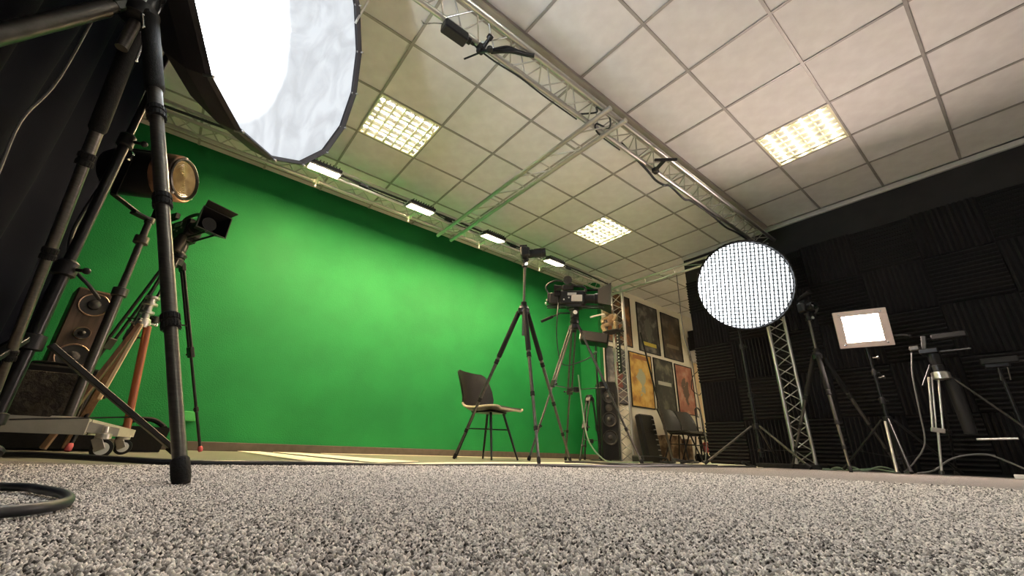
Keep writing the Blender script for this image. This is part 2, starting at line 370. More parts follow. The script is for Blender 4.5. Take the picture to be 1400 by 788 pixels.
# ------------------------------------------------------------------ carpet
def edge_y(x): return 1.66+.062*x
tag(MB().prism([(-2.5, -2.9, 0), (5.5, -2.9, 0), (5.5, 1.98, 0), (4.6, edge_y(4.6), 0), (.2, edge_y(.2), 0), (-.15, 1.80, 0), (-.30, 1.93, 0), (-.62, 2.02, 0), (-2.5, 2.02, 0)], (0, 0, .004)).build('carpet', 'carpet', smooth=False), 'grey flecked loop pile carpet covering the near floor', 'carpet')
def pile():
    rng = np.random.default_rng(3); sp = .0026
    gx, gy = np.meshgrid(np.arange(-1.3, 2.4, sp), np.arange(-1.4, 1.8, sp))
    p = np.stack([gx.ravel(), gy.ravel()], 1); p += rng.uniform(-.48, .48, p.shape)*sp
    r = np.hypot(p[:, 0], p[:, 1]); az = np.degrees(np.arctan2(p[:, 1], p[:, 0]))
    keep = (r > .10) & (rng.random(len(r)) < np.minimum(1, (.85/r)**2)) & (r < 2.3-.3*rng.random(len(r))) & (np.abs(az-52) < 105) & (p[:, 0] > -1.2) & (p[:, 1] < 1.63+.062*p[:, 0])
    p = p[keep]; grow = np.maximum(1, r[keep]/.85)[:, None]
    n = len(p)
    co = np.zeros((n, 3)); co[:, :2] = p; co[:, 2] = .003
    tone = np.clip(rng.choice([.04, .2, .42, .62, .82, 1.0], n, p=[.14, .16, .20, .22, .17, .11])+rng.uniform(-.08, .08, n), 0, 1)
    me = bpy.data.meshes.new('carpet_pile'); me.vertices.add(n); me.vertices.foreach_set('co', co.astype(np.float32).ravel())
    at = me.attributes.new('yarn', 'FLOAT', 'POINT'); at.data.foreach_set('value', tone.astype(np.float32))
    at = me.attributes.new('turn', 'FLOAT_VECTOR', 'POINT'); tv = np.stack([rng.uniform(-.5, .5, n), rng.uniform(-.5, .5, n), rng.uniform(0, 6.28, n)], 1); at.data.foreach_set('vector', tv.astype(np.float32).ravel())
    at = me.attributes.new('size', 'FLOAT_VECTOR', 'POINT'); sv = np.stack([rng.uniform(.8, 1.25, n), rng.uniform(.8, 1.2, n), rng.uniform(.7, 1.25, n)], 1)*grow; at.data.foreach_set('vector', sv.astype(np.float32).ravel())
    o = bpy.data.objects.new('carpet_pile', me); C.objects.link(o)
    m = mat('carpet_yarn', (.5, .47, .44), .9, spec=.15, sheen=.2)
    N = m.node_tree.nodes; L = m.node_tree.links
    a_ = N.new('ShaderNodeAttribute'); a_.attribute_type = 'INSTANCER'; a_.attribute_name = 'yarn'
    rp = N.new('ShaderNodeValToRGB'); e = rp.color_ramp.elements
    e[0].color = YARN0; e[1].color = YARN1
    L.new(a_.outputs['Fac'], rp.inputs[0]); L.new(rp.outputs[0], N['Principled BSDF'].inputs['Base Color'])
    g = bpy.data.node_groups.new('loop_pile', 'GeometryNodeTree')
    g.interface.new_socket('Geometry', in_out='INPUT', socket_type='NodeSocketGeometry'); g.interface.new_socket('Geometry', in_out='OUTPUT', socket_type='NodeSocketGeometry')
    G = g.nodes; K = g.links
    gi = G.new('NodeGroupInput'); go = G.new('NodeGroupOutput')
    ico = G.new('GeometryNodeMeshIcoSphere'); ico.inputs['Radius'].default_value = 1; ico.inputs['Subdivisions'].default_value = 1
    tr = G.new('GeometryNodeTransform'); tr.inputs['Scale'].default_value = (.0018, .0012, .0024); tr.inputs['Translation'].default_value = (0, 0, .0014)
    K.new(ico.outputs[0], tr.inputs[0])
    sm = G.new('GeometryNodeSetShadeSmooth'); K.new(tr.outputs[0], sm.inputs[0])
    ms = G.new('GeometryNodeSetMaterial'); ms.inputs['Material'].default_value = m; K.new(sm.outputs[0], ms.inputs[0])
    ip = G.new('GeometryNodeInstanceOnPoints'); K.new(gi.outputs[0], ip.inputs['Points']); K.new(ms.outputs[0], ip.inputs['Instance'])
    for nm, tgt in (('turn', 'Rotation'), ('size', 'Scale')):
        na = G.new('GeometryNodeInputNamedAttribute'); na.data_type = 'FLOAT_VECTOR'; na.inputs['Name'].default_value = nm
        K.new(na.outputs['Attribute'], ip.inputs[tgt])
    K.new(ip.outputs[0], go.inputs[0])
    md = o.modifiers.new('loop_pile', 'NODES'); md.node_group = g
    me.materials.append(m)
    o['kind'] = 'stuff'; tag(o, 'short grey and beige loop pile of the carpet', 'carpet pile')
YARN0 = (.030, .025, .022, 1); YARN1 = (.90, .84, .78, 1)
pile()
# cream sheets lying on the olive floor
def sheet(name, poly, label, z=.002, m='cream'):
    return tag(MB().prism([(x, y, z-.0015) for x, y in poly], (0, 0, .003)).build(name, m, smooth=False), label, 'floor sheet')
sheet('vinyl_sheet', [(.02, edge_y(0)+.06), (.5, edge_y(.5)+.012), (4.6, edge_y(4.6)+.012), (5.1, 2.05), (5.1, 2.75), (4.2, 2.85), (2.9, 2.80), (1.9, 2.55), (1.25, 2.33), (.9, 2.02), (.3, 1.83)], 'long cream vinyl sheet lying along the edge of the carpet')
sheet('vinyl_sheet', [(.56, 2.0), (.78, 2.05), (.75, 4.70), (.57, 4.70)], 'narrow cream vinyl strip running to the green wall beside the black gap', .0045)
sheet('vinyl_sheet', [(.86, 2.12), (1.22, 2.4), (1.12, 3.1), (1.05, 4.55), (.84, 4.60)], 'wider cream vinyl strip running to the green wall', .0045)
sheet('vinyl_sheet', [(.785, 2.25), (.83, 2.3), (.82, 4.3), (.78, 4.3)], 'thin black strip between two cream vinyl strips', .006, 'rubber')
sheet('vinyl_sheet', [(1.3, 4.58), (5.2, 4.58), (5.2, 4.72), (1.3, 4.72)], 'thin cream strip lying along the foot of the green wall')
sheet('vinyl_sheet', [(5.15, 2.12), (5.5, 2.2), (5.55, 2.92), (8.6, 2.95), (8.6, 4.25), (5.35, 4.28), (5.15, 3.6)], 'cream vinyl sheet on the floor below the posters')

# ------------------------------------------------------------------ ceiling light panels
def light_panel(tube='tube'):
    t = thing('ceiling_light', 'x', 'ceiling light', (0, 0, CEIL), 'louvred ceiling lights')
    o = V((0, 0, CEIL)); mb = MB()
    for sx, sy, a, b in ((0, -.289, .594, .016), (0, .289, .594, .016), (-.289, 0, .016, .562), (.289, 0, .016, .562)):
        mb.box(o+V((sx, sy, .004)), (a, b, .022), .002)
    mb.build('frame', 'louvre', t)
    mb = MB()
    for k in range(4):                       # four curved reflector troughs along X
        yc = -.21+.14*k; prof = [(-.068, 0), (-.05, .028), (-.02, .04), (.02, .04), (.05, .028), (.068, 0)]
        vs = [o+V((x, yc+q, .012+z)) for x in (-.278, .278) for q, z in prof]
        mb.add(vs, [(i, i+1, 7+i, 6+i) for i in range(5)])
    mb.build('reflector', 'reflector', t)
    for k in range(4):
        yc = -.21+.14*k
        MB().cyl(o+V((-.272, yc, .030)), o+V((.272, yc, .030)), .013, n=10).build('lamp_tube', tube, t)
    for k in range(5):
        MB().box(o+V((0, -.28+.14*k, .012)), (.562, .006, .036), .001).build('louvre_rail', 'louvre', t, smooth=False)
    lm = None
    for k in range(4):
        for q in range(6):
            if lm is None:
                mb = MB()
                prof = [(-.010, -.006), (.010, -.006), (.004, .02), (-.004, .02)]
                mb.add([(x, y, z) for y in (-.066, .066) for x, z in prof], [(0, 1, 5, 4), (1, 2, 6, 5), (2, 3, 7, 6), (3, 0, 4, 7), (0, 3, 2, 1), (4, 5, 6, 7)])
                lm = bpy.data.meshes.new('louvre_blade'); lm.from_pydata(mb.v, [], mb.f); lm.materials.append(M['louvre'])
            b = bpy.data.objects.new('louvre_blade', lm); C.objects.link(b); b.parent = t
            b.location = (-.232+.0928*q, -.21+.14*k, .002)
    return t
lp = light_panel(); lpa = light_panel('tube_alcove_added')
LBL = {(5, 2.8567): 'lit square louvred light panel, the one nearer the posters over the green-wall side', (0, 2.8567): 'lit square louvred light panel beside the large white softbox',
       (5, .4442): 'lit square louvred light panel in front of the black foam wall', (0, .4442): 'lit square louvred light panel overhead beyond the middle truss',
       (0, -1.9558): 'lit square louvred light panel by the front wall', (5, -1.9558): 'lit square louvred light panel in the far corner by the front wall',
       (11, 1.692): 'added unseen louvred light panel brightening the poster alcove by its end wall', (9, 1.692): 'added unseen louvred light panel brightening the poster alcove by the foam wall'}
for k, (i, y0) in enumerate(PANELS):
    o = lp if k == 0 else lpa if i == 11 else copy_tree(lpa if i >= 9 else lp)
    o.location = (.728+.6*i+.3, y0+(.3 if i < 9 else .282), CEIL); o['label'] = LBL[i, y0]
    if i >= 9: o.scale = (1, .94, 1)

# ------------------------------------------------------------------ trusses
def tri_truss(name, label, a, b, offs, pitch, rc=.0175, rb=.0055, group=None, m='alu'):
    """three chords at offsets offs from the axis a-b, zigzag braces on all three faces"""
    a, b = V(a), V(b); t = thing(name, label, 'truss', a, group)
    L_ = (b-a).length; d = (b-a)/L_; offs = [V(o) for o in offs]
    for o in offs: rod('chord', a+o, b+o, rc, m, t)
    n = int(L_/pitch)
    for f in range(3):
        o0, o1 = offs[f], offs[(f+1) % 3]
        for k in range(n):
            s0 = a+d*(k*L_/n); s1 = a+d*((k+.5)*L_/n); s2 = a+d*((k+1)*L_/n)
            rod('brace', s0+o0, s1+o1, rb, m, t); rod('brace', s1+o1, s2+o0, rb, m, t)
    return t
def ladder_truss(name, label, a, b, off, pitch, rc=.016, rb=.006, m='alu'):
    a, b, off = V(a), V(b), V(off); t = thing(name, label, 'truss', a)
    L_ = (b-a).length; d = (b-a)/L_
    rod('chord', a, b, rc, m, t); rod('chord', a+off, b+off, rc, m, t)
    n = int(L_/pitch)
    for k in range(n):
        s0 = a+d*((k+.15)*L_/n); s1 = a+d*((k+.95)*L_/n)
        rod('brace', s0, s0+off, rb, m, t); rod('brace', s0+off, s1, rb, m, t)
    return t
tri_truss('box_truss', 'long aluminium lattice truss hung under the ceiling across the room middle', (-.9, 1.61, 2.6), (5.28, 1.61, 2.6), [(0, .09, 0), (0, -.09, 0), (0, 0, .156)], .26, .020)
tri_truss('box_truss', 'aluminium lattice truss carrying four floodlights along the green wall', (-.74, 3.96, 2.6), (5.2, 3.96, 2.6), [(0, .09, 0), (0, -.09, 0), (0, 0, .156)], .3)
ladder_truss('ladder_truss', 'flat aluminium ladder truss bridging the two long trusses', (2.05, 1.46, 2.560), (2.05, 4.16, 2.560), (.19, 0, 0), .34, .0205, .007)
ladder_truss('ladder_truss', 'slim aluminium ladder truss between the two upright truss towers', (5.06, 1.72, 2.572), (5.06, 4.1, 2.572), (0, .0, -.1), .42, .017, .006)
tri_truss('truss_tower', 'upright aluminium truss tower standing before the black foam wall', (5.22, 1.70, .05), (5.22, 1.70, 2.58), [(-.10, .03, 0), (.06, .09, 0), (.03, -.10, 0)], .24)
tri_truss('truss_tower', 'upright aluminium truss tower beside the film posters', (5.14, 3.78, .0), (5.14, 3.78, 2.58), [(-.06, -.10, 0), (.1, .0, 0), (-.06, .1, 0)], .24)
tag(MB().box((5.20, 1.81, .024), (.22, .60, .046), .008).build('base_plate', 'blackmetal'), 'dark grey steel plate under the upright truss tower', 'base plate')

# ------------------------------------------------------------------ floodlights on the wall truss
for k, x in enumerate((.57, 1.60, 2.60, 3.66)):
    lab = ('glowing warm floodlight on the wall truss beside the large softbox', 'glowing warm floodlight on the wall truss, second from the large softbox',
           'glowing warm floodlight on the wall truss just past the bridging ladder truss', 'glowing warm floodlight on the wall truss nearest the poster alcove')[k]
    c = V((x, 3.74, 2.555)); t = thing('floodlight', lab, 'floodlight', c, 'floodlights on the wall truss')
    m = pose(c, (1, 0, 0), V((0, -.22, .975)))
    mb = MB(m); mb.box((0, 0, .022), (.30, .15, .04), .006)
    for q in range(9): mb.box((-.12+.03*q, 0, .05), (.006, .13, .025), .001)
    mb.build('housing', 'blackmetal', t)
    mb = MB(m)
    for a, b, s in ((0, -.071, (.30, .012, .016)), (0, .071, (.30, .012, .016)), (-.144, 0, (.012, .13, .016)), (.144, 0, (.012, .13, .016))): mb.box((a, b, -.004), s, .002)
    mb.build('bezel', 'trimw', t)
    MB(m).box((0, 0, -.001), (.276, .128, .006), .001).build('glass', 'floodface', t)
    mb = MB()
    mb.bar((x-.156, 3.74, 2.58), (x-.156, 3.90, 2.60), .004, .02); mb.bar((x+.156, 3.74, 2.58), (x+.156, 3.90, 2.60), .004, .02)
    mb.bar((x-.158, 3.90, 2.60), (x+.158, 3.90, 2.60), .02, .005)
    mb.build('yoke', 'alu', t)
    mb = MB(); mb.lathe((x-.03, 4.05, 2.6), (1, 0, 0), [(0, .027), (.06, .027)], 16); mb.box((x, 3.97, 2.585), (.03, .14, .02), .003); mb.cyl((x, 4.05, 2.58), (x, 4.05, 2.545), .008); mb.ball((x, 4.05, 2.54), .013)
    mb.build('clamp', 'silver', t)
    pts = [(x+.15, 3.75, 2.60), (x+.3, 3.84, 2.625), (x+.55, 3.87, 2.628), (x+.8, 3.87, 2.625), (x+.95, 3.87, 2.63)]
    MB().tube(pts, .006).build('power_lead', 'cable', t)
    MB().box((x+.42, 3.865, 2.64), (.09, .04, .035), .004).build('power_supply', 'black', t)

# ------------------------------------------------------------------ things hung on the main truss
t = thing('power_box', 'black power box with lead strapped under the middle truss', 'power box', (.80, 1.69, 2.56))
mm = pose((.80, 1.70, 2.545), (1, 0, 0))
MB(mm).box((0, 0, 0), (.17, .075, .07), .008).build('housing', 'black', t)
MB().lathe((.885, 1.70, 2.56), (1, 0, 0), [(0, .022), (.03, .022), (.035, .012), (.06, .010)]).build('plug', 'black', t)
MB().tube([(.94, 1.70, 2.56), (1.02, 1.72, 2.575), (1.15, 1.72, 2.572), (1.35, 1.71, 2.575), (1.6, 1.72, 2.574), (1.95, 1.72, 2.575)], .006).build('lead', 'cable', t)
MB().tube([(.71, 1.70, 2.55), (.66, 1.72, 2.53), (.62, 1.75, 2.52), (.60, 1.77, 2.55)], .004).build('wire_loop', 'chrome', t)
t = thing('clamp', 'black super clamp with thin arm biting the middle truss chord', 'clamp', (.99, 1.69, 2.57))
mb = MB(); mb.box((1.0, 1.70, 2.565), (.05, .05, .06), .008); mb.lathe((1.0, 1.66, 2.55), (0, -1, .3), [(0, .012), (.05, .012), (.055, .02), (.08, .02)]); mb.cyl((1.0, 1.70, 2.54), (1.02, 1.63, 2.50), .01); mb.build('jaw', 'black', t)
MB().cyl((1.0, 1.71, 2.54), (.93, 1.79, 2.5), .006).build('arm', 'blackmetal', t)
MB().lathe((1.02, 1.62, 2.52), (0, 0, -1), [(0, .006), (.01, .02), (.03, .02), (.035, .01)]).build('knob', 'black', t)
t = thing('clamp', 'long black handled spring clamp gripping the middle truss', 'clamp', (1.18, 1.6, 2.56))
MB().tube([(1.07, 1.68, 2.575), (1.12, 1.62, 2.565), (1.17, 1.575, 2.56), (1.26, 1.53, 2.56), (1.30, 1.50, 2.555)], .014, smooth=5).build('handle', 'black', t)
MB().tube([(1.07, 1.665, 2.58), (1.14, 1.60, 2.60), (1.20, 1.56, 2.575), (1.27, 1.535, 2.575)], .010, smooth=5).build('handle', 'black', t)
t = thing('mount_arm', 'black T shaped mounting arm clamped to the middle truss', 'mounting arm', (2.92, 1.62, 2.55))
MB().box((2.955, 1.665, 2.55), (.06, .05, .05), .008).build('clamp', 'black', t)
MB().bar((2.93, 1.64, 2.54), (2.83, 1.50, 2.50), .025, .025).build('arm', 'black', t)
MB().bar((2.75, 1.545, 2.49), (2.90, 1.42, 2.50), .022, .02).build('cross_bar', 'black', t)
tag(MB().tube([(1.95, 1.71, 2.62), (2.05, 1.60, 2.62), (2.0, 1.55, 2.6), (2.12, 1.53, 2.57), (2.2, 1.60, 2.55), (2.12, 1.66, 2.59), (2.2, 1.71, 2.572), (2.5, 1.72, 2.574)], .007).build('cable', 'cable'), 'black cable looped through the middle truss at the ladder joint', 'cable')
tag(MB().tube([(2.5, 1.70, 2.64), (2.9, 1.72, 2.565), (3.05, 1.73, 2.53), (3.15, 1.70, 2.50), (3.3, 1.72, 2.57), (3.5, 1.70, 2.50), (3.7, 1.72, 2.572), (4.1, 1.715, 2.568), (4.4, 1.71, 2.53), (4.7, 1.715, 2.57), (5.1, 1.70, 2.56)], .011).build('cable', 'cable'), 'bunched black cable sagging along the middle truss chord', 'cable')
tag(MB().tube([(-.7, 3.90, 2.66), (0, 3.885, 2.68), (1.0, 3.89, 2.672), (2.2, 3.885, 2.68), (3.3, 3.89, 2.67), (4.3, 3.885, 2.68), (5.1, 3.9, 2.66)], .012).build('cable', 'cable'), 'black trunk cable lying along the wall truss', 'cable')
tag(MB().tube([(5.06, 2.72, 2.47), (5.07, 2.73, 2.2), (5.08, 2.74, 1.6), (5.16, 2.72, 1.3), (5.3, 2.78, .9), (5.45, 2.82, .3), (5.42, 2.86, .02)], .007).build('cable', 'cablegrey'), 'grey cable hanging from the slim ladder truss', 'cable')

# ------------------------------------------------------------------ large softbox on its stand
SB, SN, SR = V((.015, 1.695, 1.856)), V((.793, -.578, -.192)).normalized(), .60
NS = 16
a_, u_, d_ = frame(SN)
def ring(r, h, n=NS, ph=0.): return [SB+d_*h+a_*(r*math.cos(2*math.pi*(k+ph)/n))+u_*(r*math.sin(2*math.pi*(k+ph)/n)) for k in range(n)]
t = thing('softbox', 'huge round white softbox with black shell, tilted down over the tripod', 'softbox', SB)
# diffuser cloth: slightly bowed, creased
rng = random.Random(4)
mb = MB(); n2 = NS*3; vs = [SB+d_*(-.055)]; fs = []
rings = 10
for i in range(1, rings+1):
    fr = i/rings
    for k in range(n2):
        ang = 2*math.pi*k/n2; seg = (ang % (2*math.pi/NS))-math.pi/NS
        rr = SR*.985*fr*(math.cos(math.pi/NS)/math.cos(seg))
        h = -.055*(1-fr*fr)-.012+rng.uniform(-.004, .004)*(fr < .99)
        vs.append(SB+d_*h+a_*(rr*math.cos(ang))+u_*(rr*math.sin(ang)))
for k in range(n2): fs.append((0, 1+k, 1+(k+1) % n2))
for i in range(rings-1):
    for k in range(n2): fs.append((1+i*n2+k, 1+(i+1)*n2+k, 1+(i+1)*n2+(k+1) % n2, 1+i*n2+(k+1) % n2))
mb.add(vs, fs); mb.build('diffuser', 'softface', t)
mb = MB()
prof = [(SR*1.0, .02), (SR*1.012, .0), (SR*.97, -.10), (SR*.80, -.27), (SR*.52, -.42), (SR*.25, -.50), (.09, -.52)]
vs = []; fs = []
for r, h in prof: vs += ring(r, h)
for i in range(len(prof)-1):
    for k in range(NS): fs.append((i*NS+k, (i+1)*NS+k, (i+1)*NS+(k+1) % NS, i*NS+(k+1) % NS))
mb.add(vs, fs); mb.build('shell', 'softskin', t, smooth=False)
mb = MB(); A = ring(SR*1.006, .02); B = ring(SR*.975, .004); n = NS
mb.add(A+B, [(k, (k+1) % n, n+(k+1) % n, n+k) for k in range(n)]); mb.build('rim', 'softskin', t, smooth=False)
for k in range(NS): rod('rib_tip', A[k]-d_*.03, A[k]+d_*.008, .006, 'alu', t)
MB().lathe(SB-d_*.50, -d_, [(0, .10), (.03, .10), (.035, .085), (.30, .085), (.32, .06)], 20).build('lamp_head', 'black', t)
MB().bar((.262, 1.865, 2.335), (.305, 1.815, 2.56), .034, .012).build('hanging_strap', 'silver', t)

# light stand with strut legs
def light_stand(name, label, base, top, hubz, lowz, foot_r, th, tubes, m='blackmetal', mleg=None, rl=.011, group=None, flat=False, foot='rubber', feetz=.012):
    b = V((base[0], base[1], 0)); t = thing(name, label, 'light stand', b, group)
    zs = [lowz*.6]+[tubes_z for tubes_z, _ in tubes]
    for (z1, r), z0 in zip(tubes, zs):
        MB().cyl(b+V((0, 0, z0)), b+V((0, 0, z1)), r).build('pole_section', m, t)
    for (z1, r) in tubes[:-1]:
        mb = MB(); mb.lathe(b+V((0, 0, z1-.03)), (0, 0, 1), [(0, r*1.25), (.005, r*1.6), (.05, r*1.6), (.06, r*1.1)], 16)
        mb.cyl(b+V((0, 0, z1)), b+V((.05, -.02, z1)), .006); mb.ball(b+V((.055, -.022, z1)), .012); mb.build('lock_collar', 'black', t)
    MB().lathe(b+V((0, 0, hubz-.03)), (0, 0, 1), [(0, .02), (.004, .034), (.05, .034), (.055, .02)], 16).build('leg_hub', 'black', t)
    MB().lathe(b+V((0, 0, lowz-.02)), (0, 0, 1), [(0, .018), (.004, .028), (.035, .028), (.04, .018)], 16).build('brace_hub', 'black', t)
    for k in range(3):
        a = R(th+120*k); u = V((math.cos(a), math.sin(a), 0))
        p0 = b+u*.045+V((0, 0, hubz)); p1 = b+u*foot_r+V((0, 0, feetz+rl))
        lg = (MB().bar(p0, p1, .026, .018) if flat else MB().cyl(p0, p1, rl)).build('leg', mleg or m, t)
        ft = MB(); ft.cyl(p1-(p0-p1).normalized()*(-.05), p1-(p0-p1).normalized()*.004, rl*1.3, rl*1.35); ft.build('foot', foot, lg)
        mid = p0+(p1-p0)*.62
        MB().bar(b+u*.03+V((0, 0, lowz)), mid, .012, .005).build('brace', m, t)
    return t
st = light_stand('light_stand', 'black light stand with flat strut legs carrying the huge softbox', (-.41, 2.0), 1.7, .36, .12, .52, 22, ((.62, .020), (1.18, .0165), (1.78, .012)), 'blackmetal', 'blackmetal', .013, flat=True)
MB().cyl((-.41, 2.0, 1.76), (-.38, 1.94, 1.93), .016).build('swivel_bracket', 'blackmetal', st)

# ------------------------------------------------------------------ tripods
def leg_tube(t, p0, p1, secs, m, collar='rubber', foam=0., spike=None, knurl=True):
    """secs: list of (fraction end, radius)"""
    p0, p1 = V(p0), V(p1); d = p1-p0; L_ = d.length; d.normalize(); prev = 0.
    lg = MB().cyl(p0, p0+d*(secs[0][0]*L_), secs[0][1]).build('leg', m, t)
    for i, (fr, r) in enumerate(secs):
        if i: MB().cyl(p0+d*(prev*L_), p0+d*(fr*L_), r).build('leg_section', m, lg)
        if i < len(secs)-1:
            r2 = r*1.22; mb = MB(); q = p0+d*(fr*L_); h = max(.028, r*2.6)
            mb.lathe(q-d*(h*.5), d, [(0, r*1.02), (.003, r2), (h*.42, r2), (h*.46, r2*.9), (h*.54, r2*.9), (h*.58, r2), (h-.003, r2), (h, r*.95)], 20)
            if knurl:
                a, u, _ = frame(d)
                for s_ in (0, 1):
                    for k in range(16):
                        g = 2*math.pi*k/16; w_ = a*math.cos(g)+u*math.sin(g); c0 = q-d*(h*.5)+d*(.004+s_*h*.56)
                        mb.bar(c0+w_*r2, c0+w_*r2+d*(h*.34), r2*.16, r2*.1, hint=w_, b=0)
            mb.build('twist_lock', collar, lg)
        prev = fr
    if foam:
        r = secs[0][1]; MB().lathe(p0, d, [(.0, r*1.05), (.01, r*1.35), (foam*L_-.01, r*1.35), (foam*L_, r*1.02)], 18).build('foam_grip', 'rubber', lg)
    r = secs[-1][1]
    MB().lathe(p1-d*.045, d, [(0, r*1.02), (.004, r*1.25), (.03, r*1.3), (.045, r*1.1)], 14).build('foot', spike or 'rubber', lg)
    return lg
LOCK = (.315, .535, .768)
# big foreground tripod
A = V((-.383, 1.407, 1.30))
t = thing('tripod', 'large dark tube tripod with knurled twist locks standing closest on the carpet', 'tripod', (A.x, A.y, 0))
feet = [V((.047, .956, .006)), V((A.x+.623*math.cos(R(94)), A.y+.623*math.sin(R(94)), .006)), V((A.x+.62*math.cos(R(216)), A.y+.62*math.sin(R(216)), .006))]
for i, ft in enumerate(feet):
    u = V((ft.x-A.x, ft.y-A.y, 0)).normalized(); p0 = A+u*.045+V((0, 0, -.035))
    lg = leg_tube(t, p0, ft, [(LOCK[0], .0165), (LOCK[1], .0148), (LOCK[2], .0132), (1.0, .0112)], 'carbon', foam=.25 if i < 2 else 0.)
    mb = MB(); mb.bar(A+u*.02+V((0, 0, .0)), p0+(ft-p0).normalized()*.03, .035, .03, b=.006); mb.build('leg_joint', 'blackmetal', t)
    mb = MB(); s_ = u.cross(V((0, 0, 1))); q = p0+(ft-p0).normalized()*.03+s_*.024
    mb.cyl(q, q+(ft-p0).normalized()*.06, .004); mb.ball(q, .006); mb.ball(q+(ft-p0).normalized()*.06, .006); mb.build('locking_pin', 'chrome', t)
    if i == 2:
        d = (ft-p0).normalized(); MB().lathe(p0+d*.05, d, [(0, .017), (.004, .022), (.34, .022), (.345, .017)], 20).build('tube_sleeve', 'greytube', lg)
mb = MB(); mb.lathe(A+V((0, 0, -.05)), (0, 0, 1), [(0, .03), (.01, .045), (.05, .048), (.06, .036), (.12, .03), (.13, .038), (.17, .038), (.18, .02)], 24); mb.build('shoulder', 'blackmetal', t)
mb = MB()
for k in range(3):
    g = R(40+120*k); mb.bar(A+V((.036*math.cos(g), .036*math.sin(g), -.01)), A+V((.036*math.cos(g), .036*math.sin(g), .09)), .014, .01)
mb.cyl(A+V((.03, -.03, .06)), A+V((.075, -.06, .09)), .007); mb.ball(A+V((.08, -.064, .093)), .013); mb.build('lock_lever', 'chrome', t)
MB().cyl(A+V((0, 0, -.16)), A+V((0, 0, .36)), .015).build('center_column', 'carbon', t)
MB().lathe(A+V((0, 0, .34)), (0, 0, 1), [(0, .03), (.02, .045), (.05, .045), (.06, .02), (.1, .03), (.12, .035)], 20).build('ball_head', 'blackmetal', t)

def tripod(name, label, base, apex, r, th, kind, col=None, m='carbon', group=None, rad=.013, footm='rubber', spread=None, angs=None, footz=.006):
    b = V((base[0], base[1], 0)); t = thing(name, label, 'tripod', b, group)
    ap = b+V((0, 0, apex))
    for k in range(3):
        a = R(angs[k] if angs else th+120*k); u = V((math.cos(a), math.sin(a), 0)); s_ = V((-u.y, u.x, 0))
        rk = r[k] if isinstance(r, (list, tuple)) else r
        p0 = ap+u*.045+V((0, 0, -.02)); p1 = b+u*rk+V((0, 0, footz)); d = (p1-p0).normalized(); L_ = (p1-p0).length
        if kind == 'single':
            leg_tube(t, p0, p1, [(.36, rad), (.62, rad*.87), (.82, rad*.75), (1, rad*.63)], m, foam=.33, spike=footm, knurl=False)
        else:                                   # twin tube legs
            mid = p0+d*(L_*.47)
            lg = MB().cyl(p0+s_*.022, mid+s_*.022, rad*.62).build('leg', m, t)
            MB().cyl(p0-s_*.022, mid-s_*.022, rad*.62).build('leg_tube', m, lg)
            MB().bar(p0-d*.01, p0+d*.05, .066, .03, hint=u, b=.005).build('leg_bracket', 'black', lg)
            mb = MB(); mb.bar(mid-d*.03, mid+d*.05, .066, .03, hint=u, b=.005)
            mb.cyl(mid+d*.02, mid+d*.02+s_*.055, .006); mb.ball(mid+d*.02+s_*.06, .011)
            mb.build('leg_clamp', 'black', lg)
            MB().cyl(mid, p1-d*.02, rad*.62).build('lower_tube', m, lg)
            q = p0+d*(L_*.78); mb = MB(); mb.lathe(q-d*.018, d, [(0, rad*.64), (.003, rad*.95), (.033, rad*.95), (.036, rad*.64)], 12); mb.cyl(q, q+s_*.03, .005); mb.ball(q+s_*.032, .009); mb.build('lock', 'black', lg)
            MB().lathe(p1-d*.04, d, [(0, rad*.7), (.01, rad*.95), (.03, rad*1.0), (.04, rad*.7)], 12).build('foot', footm, lg)
            if spread:
                z = spread; fr = (p0.z-z)/(p0.z-p1.z); e = p0+(p1-p0)*fr
                MB().bar(b+V((0, 0, z-.01)), e, .014, .008).build('spreader_arm', 'black', t)
    mb = MB(); mb.lathe(ap+V((0, 0, -.05)), (0, 0, 1), [(0, .025), (.008, .05), (.05, .055), (.06, .045), (.08, .04)], 20); mb.build('shoulder', 'blackmetal', t)
    if spread and kind != 'single': MB().lathe(b+V((0, 0, spread-.04)), (0, 0, 1), [(0, .02), (.005, .035), (.05, .035), (.055, .02)], 14).build('spreader_hub', 'black', t)
    if col:
        MB().cyl(ap+V((0, 0, -.25)), ap+V((0, 0, col)), .0125).build('center_column', 'carbon' if m != 'silver' else 'silver', t)
        MB().lathe(ap+V((0, 0, .03)), (0, 0, 1), [(0, .022), (.004, .027), (.035, .027), (.04, .016)], 16).build('column_lock', 'rubber', t)
    return t
def ball_head(t, p, r=.026):
    p = V(p); MB().lathe(p, (0, 0, 1), [(0, r*.7), (.005, r), (.03, r), (.036, r*.7), (.05, r*.75), (.062, r*.9), (.07, r*1.2), (.082, r*1.2)], 20).build('ball_head', 'blackmetal', t)
    MB().lathe(p+V((0, -.02, .02)), (-.6, -.8, 0), [(0, .008), (.01, .008), (.012, .015), (.03, .015)], 14).build('head_knob', 'chrome', t)

